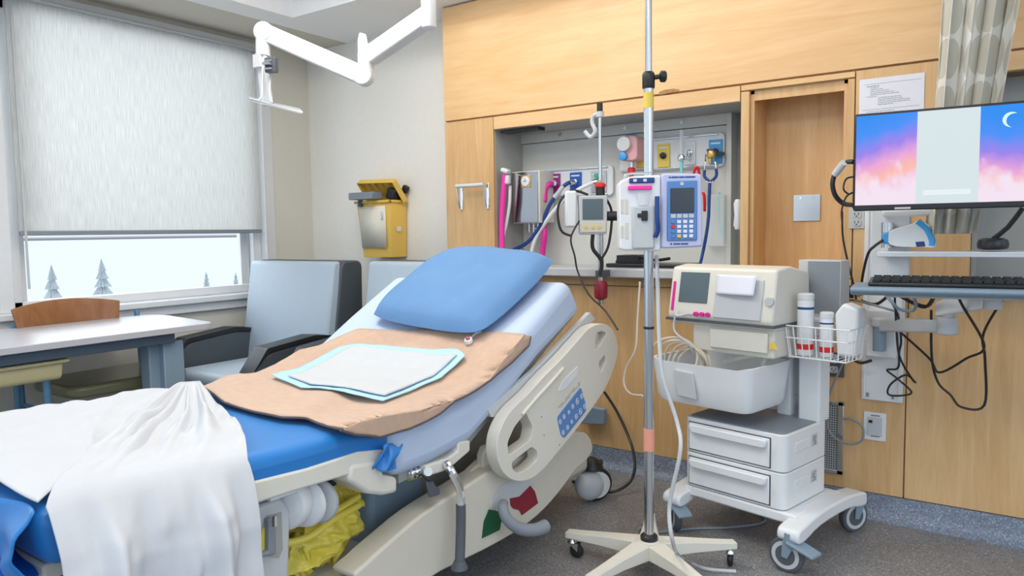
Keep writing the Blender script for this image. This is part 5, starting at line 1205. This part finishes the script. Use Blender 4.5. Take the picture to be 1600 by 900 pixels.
MB().tube([(sx0,sy0-.03,.40),(sx1-.02,sy0-.03,.40)],.009,smooth=1).tube([(sx0,sy1-.02,.40),(sx1-.02,sy1-.01,.40)],.009,smooth=1).tube([(sx1-.02,sy0-.03,.40),(sx1-.02,sy1,.40)],.009,smooth=1).build('seat_rail','leg',ch)
# cream stool
c2=thing('cream_stool','cream moulded stool with blue steel legs at the far left under the table','stool',(-3.56,1.2,0))
MB().prism(roundpoly([(-3.78,.95,.60),(-3.36,.95,.60),(-3.34,.95,.68),(-3.80,.95,.68)],.03),(0,.50,0)).box((-3.81,.93,.676),(-3.32,1.47,.692)).build('seat','creamseat',c2,bevel=.012,seg=3)
for (x,y) in((-3.42,1.41),(-3.76,1.43),(-3.42,1.0),(-3.76,1.0)):
    MB().tube([(x+(.03 if x>-3.6 else -.03),y,0),(x,y,.61)],.015,smooth=1).build('leg','leg',c2)
MB().tube([(-3.76,1.43,.42),(-3.42,1.41,.42)],.008,smooth=1).build('stretcher','chrome',c2)
# recliners
def recliner(x0,x1,yb_,label):
    t_=thing('recliner_chair',label,'recliner',((x0+x1)/2,yb_,0)); yf_=yb_-.55
    q=MB(); q.prism(roundpoly([(x0+.02,yb_-.02,.40),(x0+.02,yb_+.08,1.05),(x0+.02,yb_+.24,1.05),(x0+.02,yb_+.22,.15),(x0+.02,yb_,.15)],.05),(x1-x0-.04,0,0)); q.build('back_shell','recld',t_,bevel=.012,seg=3)
    q=MB(); q.prism(roundpoly([(x0+.03,yb_-.07,.44),(x0+.03,yb_+.03,1.045),(x0+.03,yb_+.085,1.05),(x0+.03,yb_+.03,.44)],.03),(x1-x0-.06,0,0)); q.build('back_cushion','recl',t_,bevel=.015,seg=3)
    MB().box((x0+.11,yf_-.02,.28),(x1-.11,yb_,.47)).build('seat_cushion','recl',t_,bevel=.05,seg=4)
    for xa in(x0,x1-.10):
        q=MB(); q.prism(roundpoly([(xa,yf_,.08),(xa,yf_,.52),(xa,yf_+.10,.60),(xa,yb_-.15,.63),(xa,yb_+.10,.60),(xa,yb_+.10,.08)],.05),(.10,0,0)); ap=q.build('arm_panel','recld',t_,bevel=.012,seg=3)
        MB().prism(roundpoly([(xa-.005,yf_-.01,.50),(xa-.005,yf_+.09,.625),(xa-.005,yb_-.15,.655),(xa-.005,yb_+.08,.625),(xa-.005,yb_+.08,.60),(xa-.005,yb_-.15,.63),(xa-.005,yf_+.1,.60)],.01),(.11,0,0)).build('arm_cap','black',ap,bevel=.004)
    for fx in(x0+.05,x1-.05):
        for fy in(yf_+.06,yb_+.04): MB().cyl((fx,fy,0),(fx,fy,.09),.02).build('foot','black',t_)
    MB().box((x0+.1,yf_-.01,.08),(x1-.1,yf_+.04,.27)).build('front_panel','recl',t_,bevel=.015)
recliner(-3.98,-3.16,2.80,'pale blue recliner nearest the window, charcoal sides')
recliner(-3.07,-2.42,2.92,'pale blue recliner half hidden behind the bed pillow')
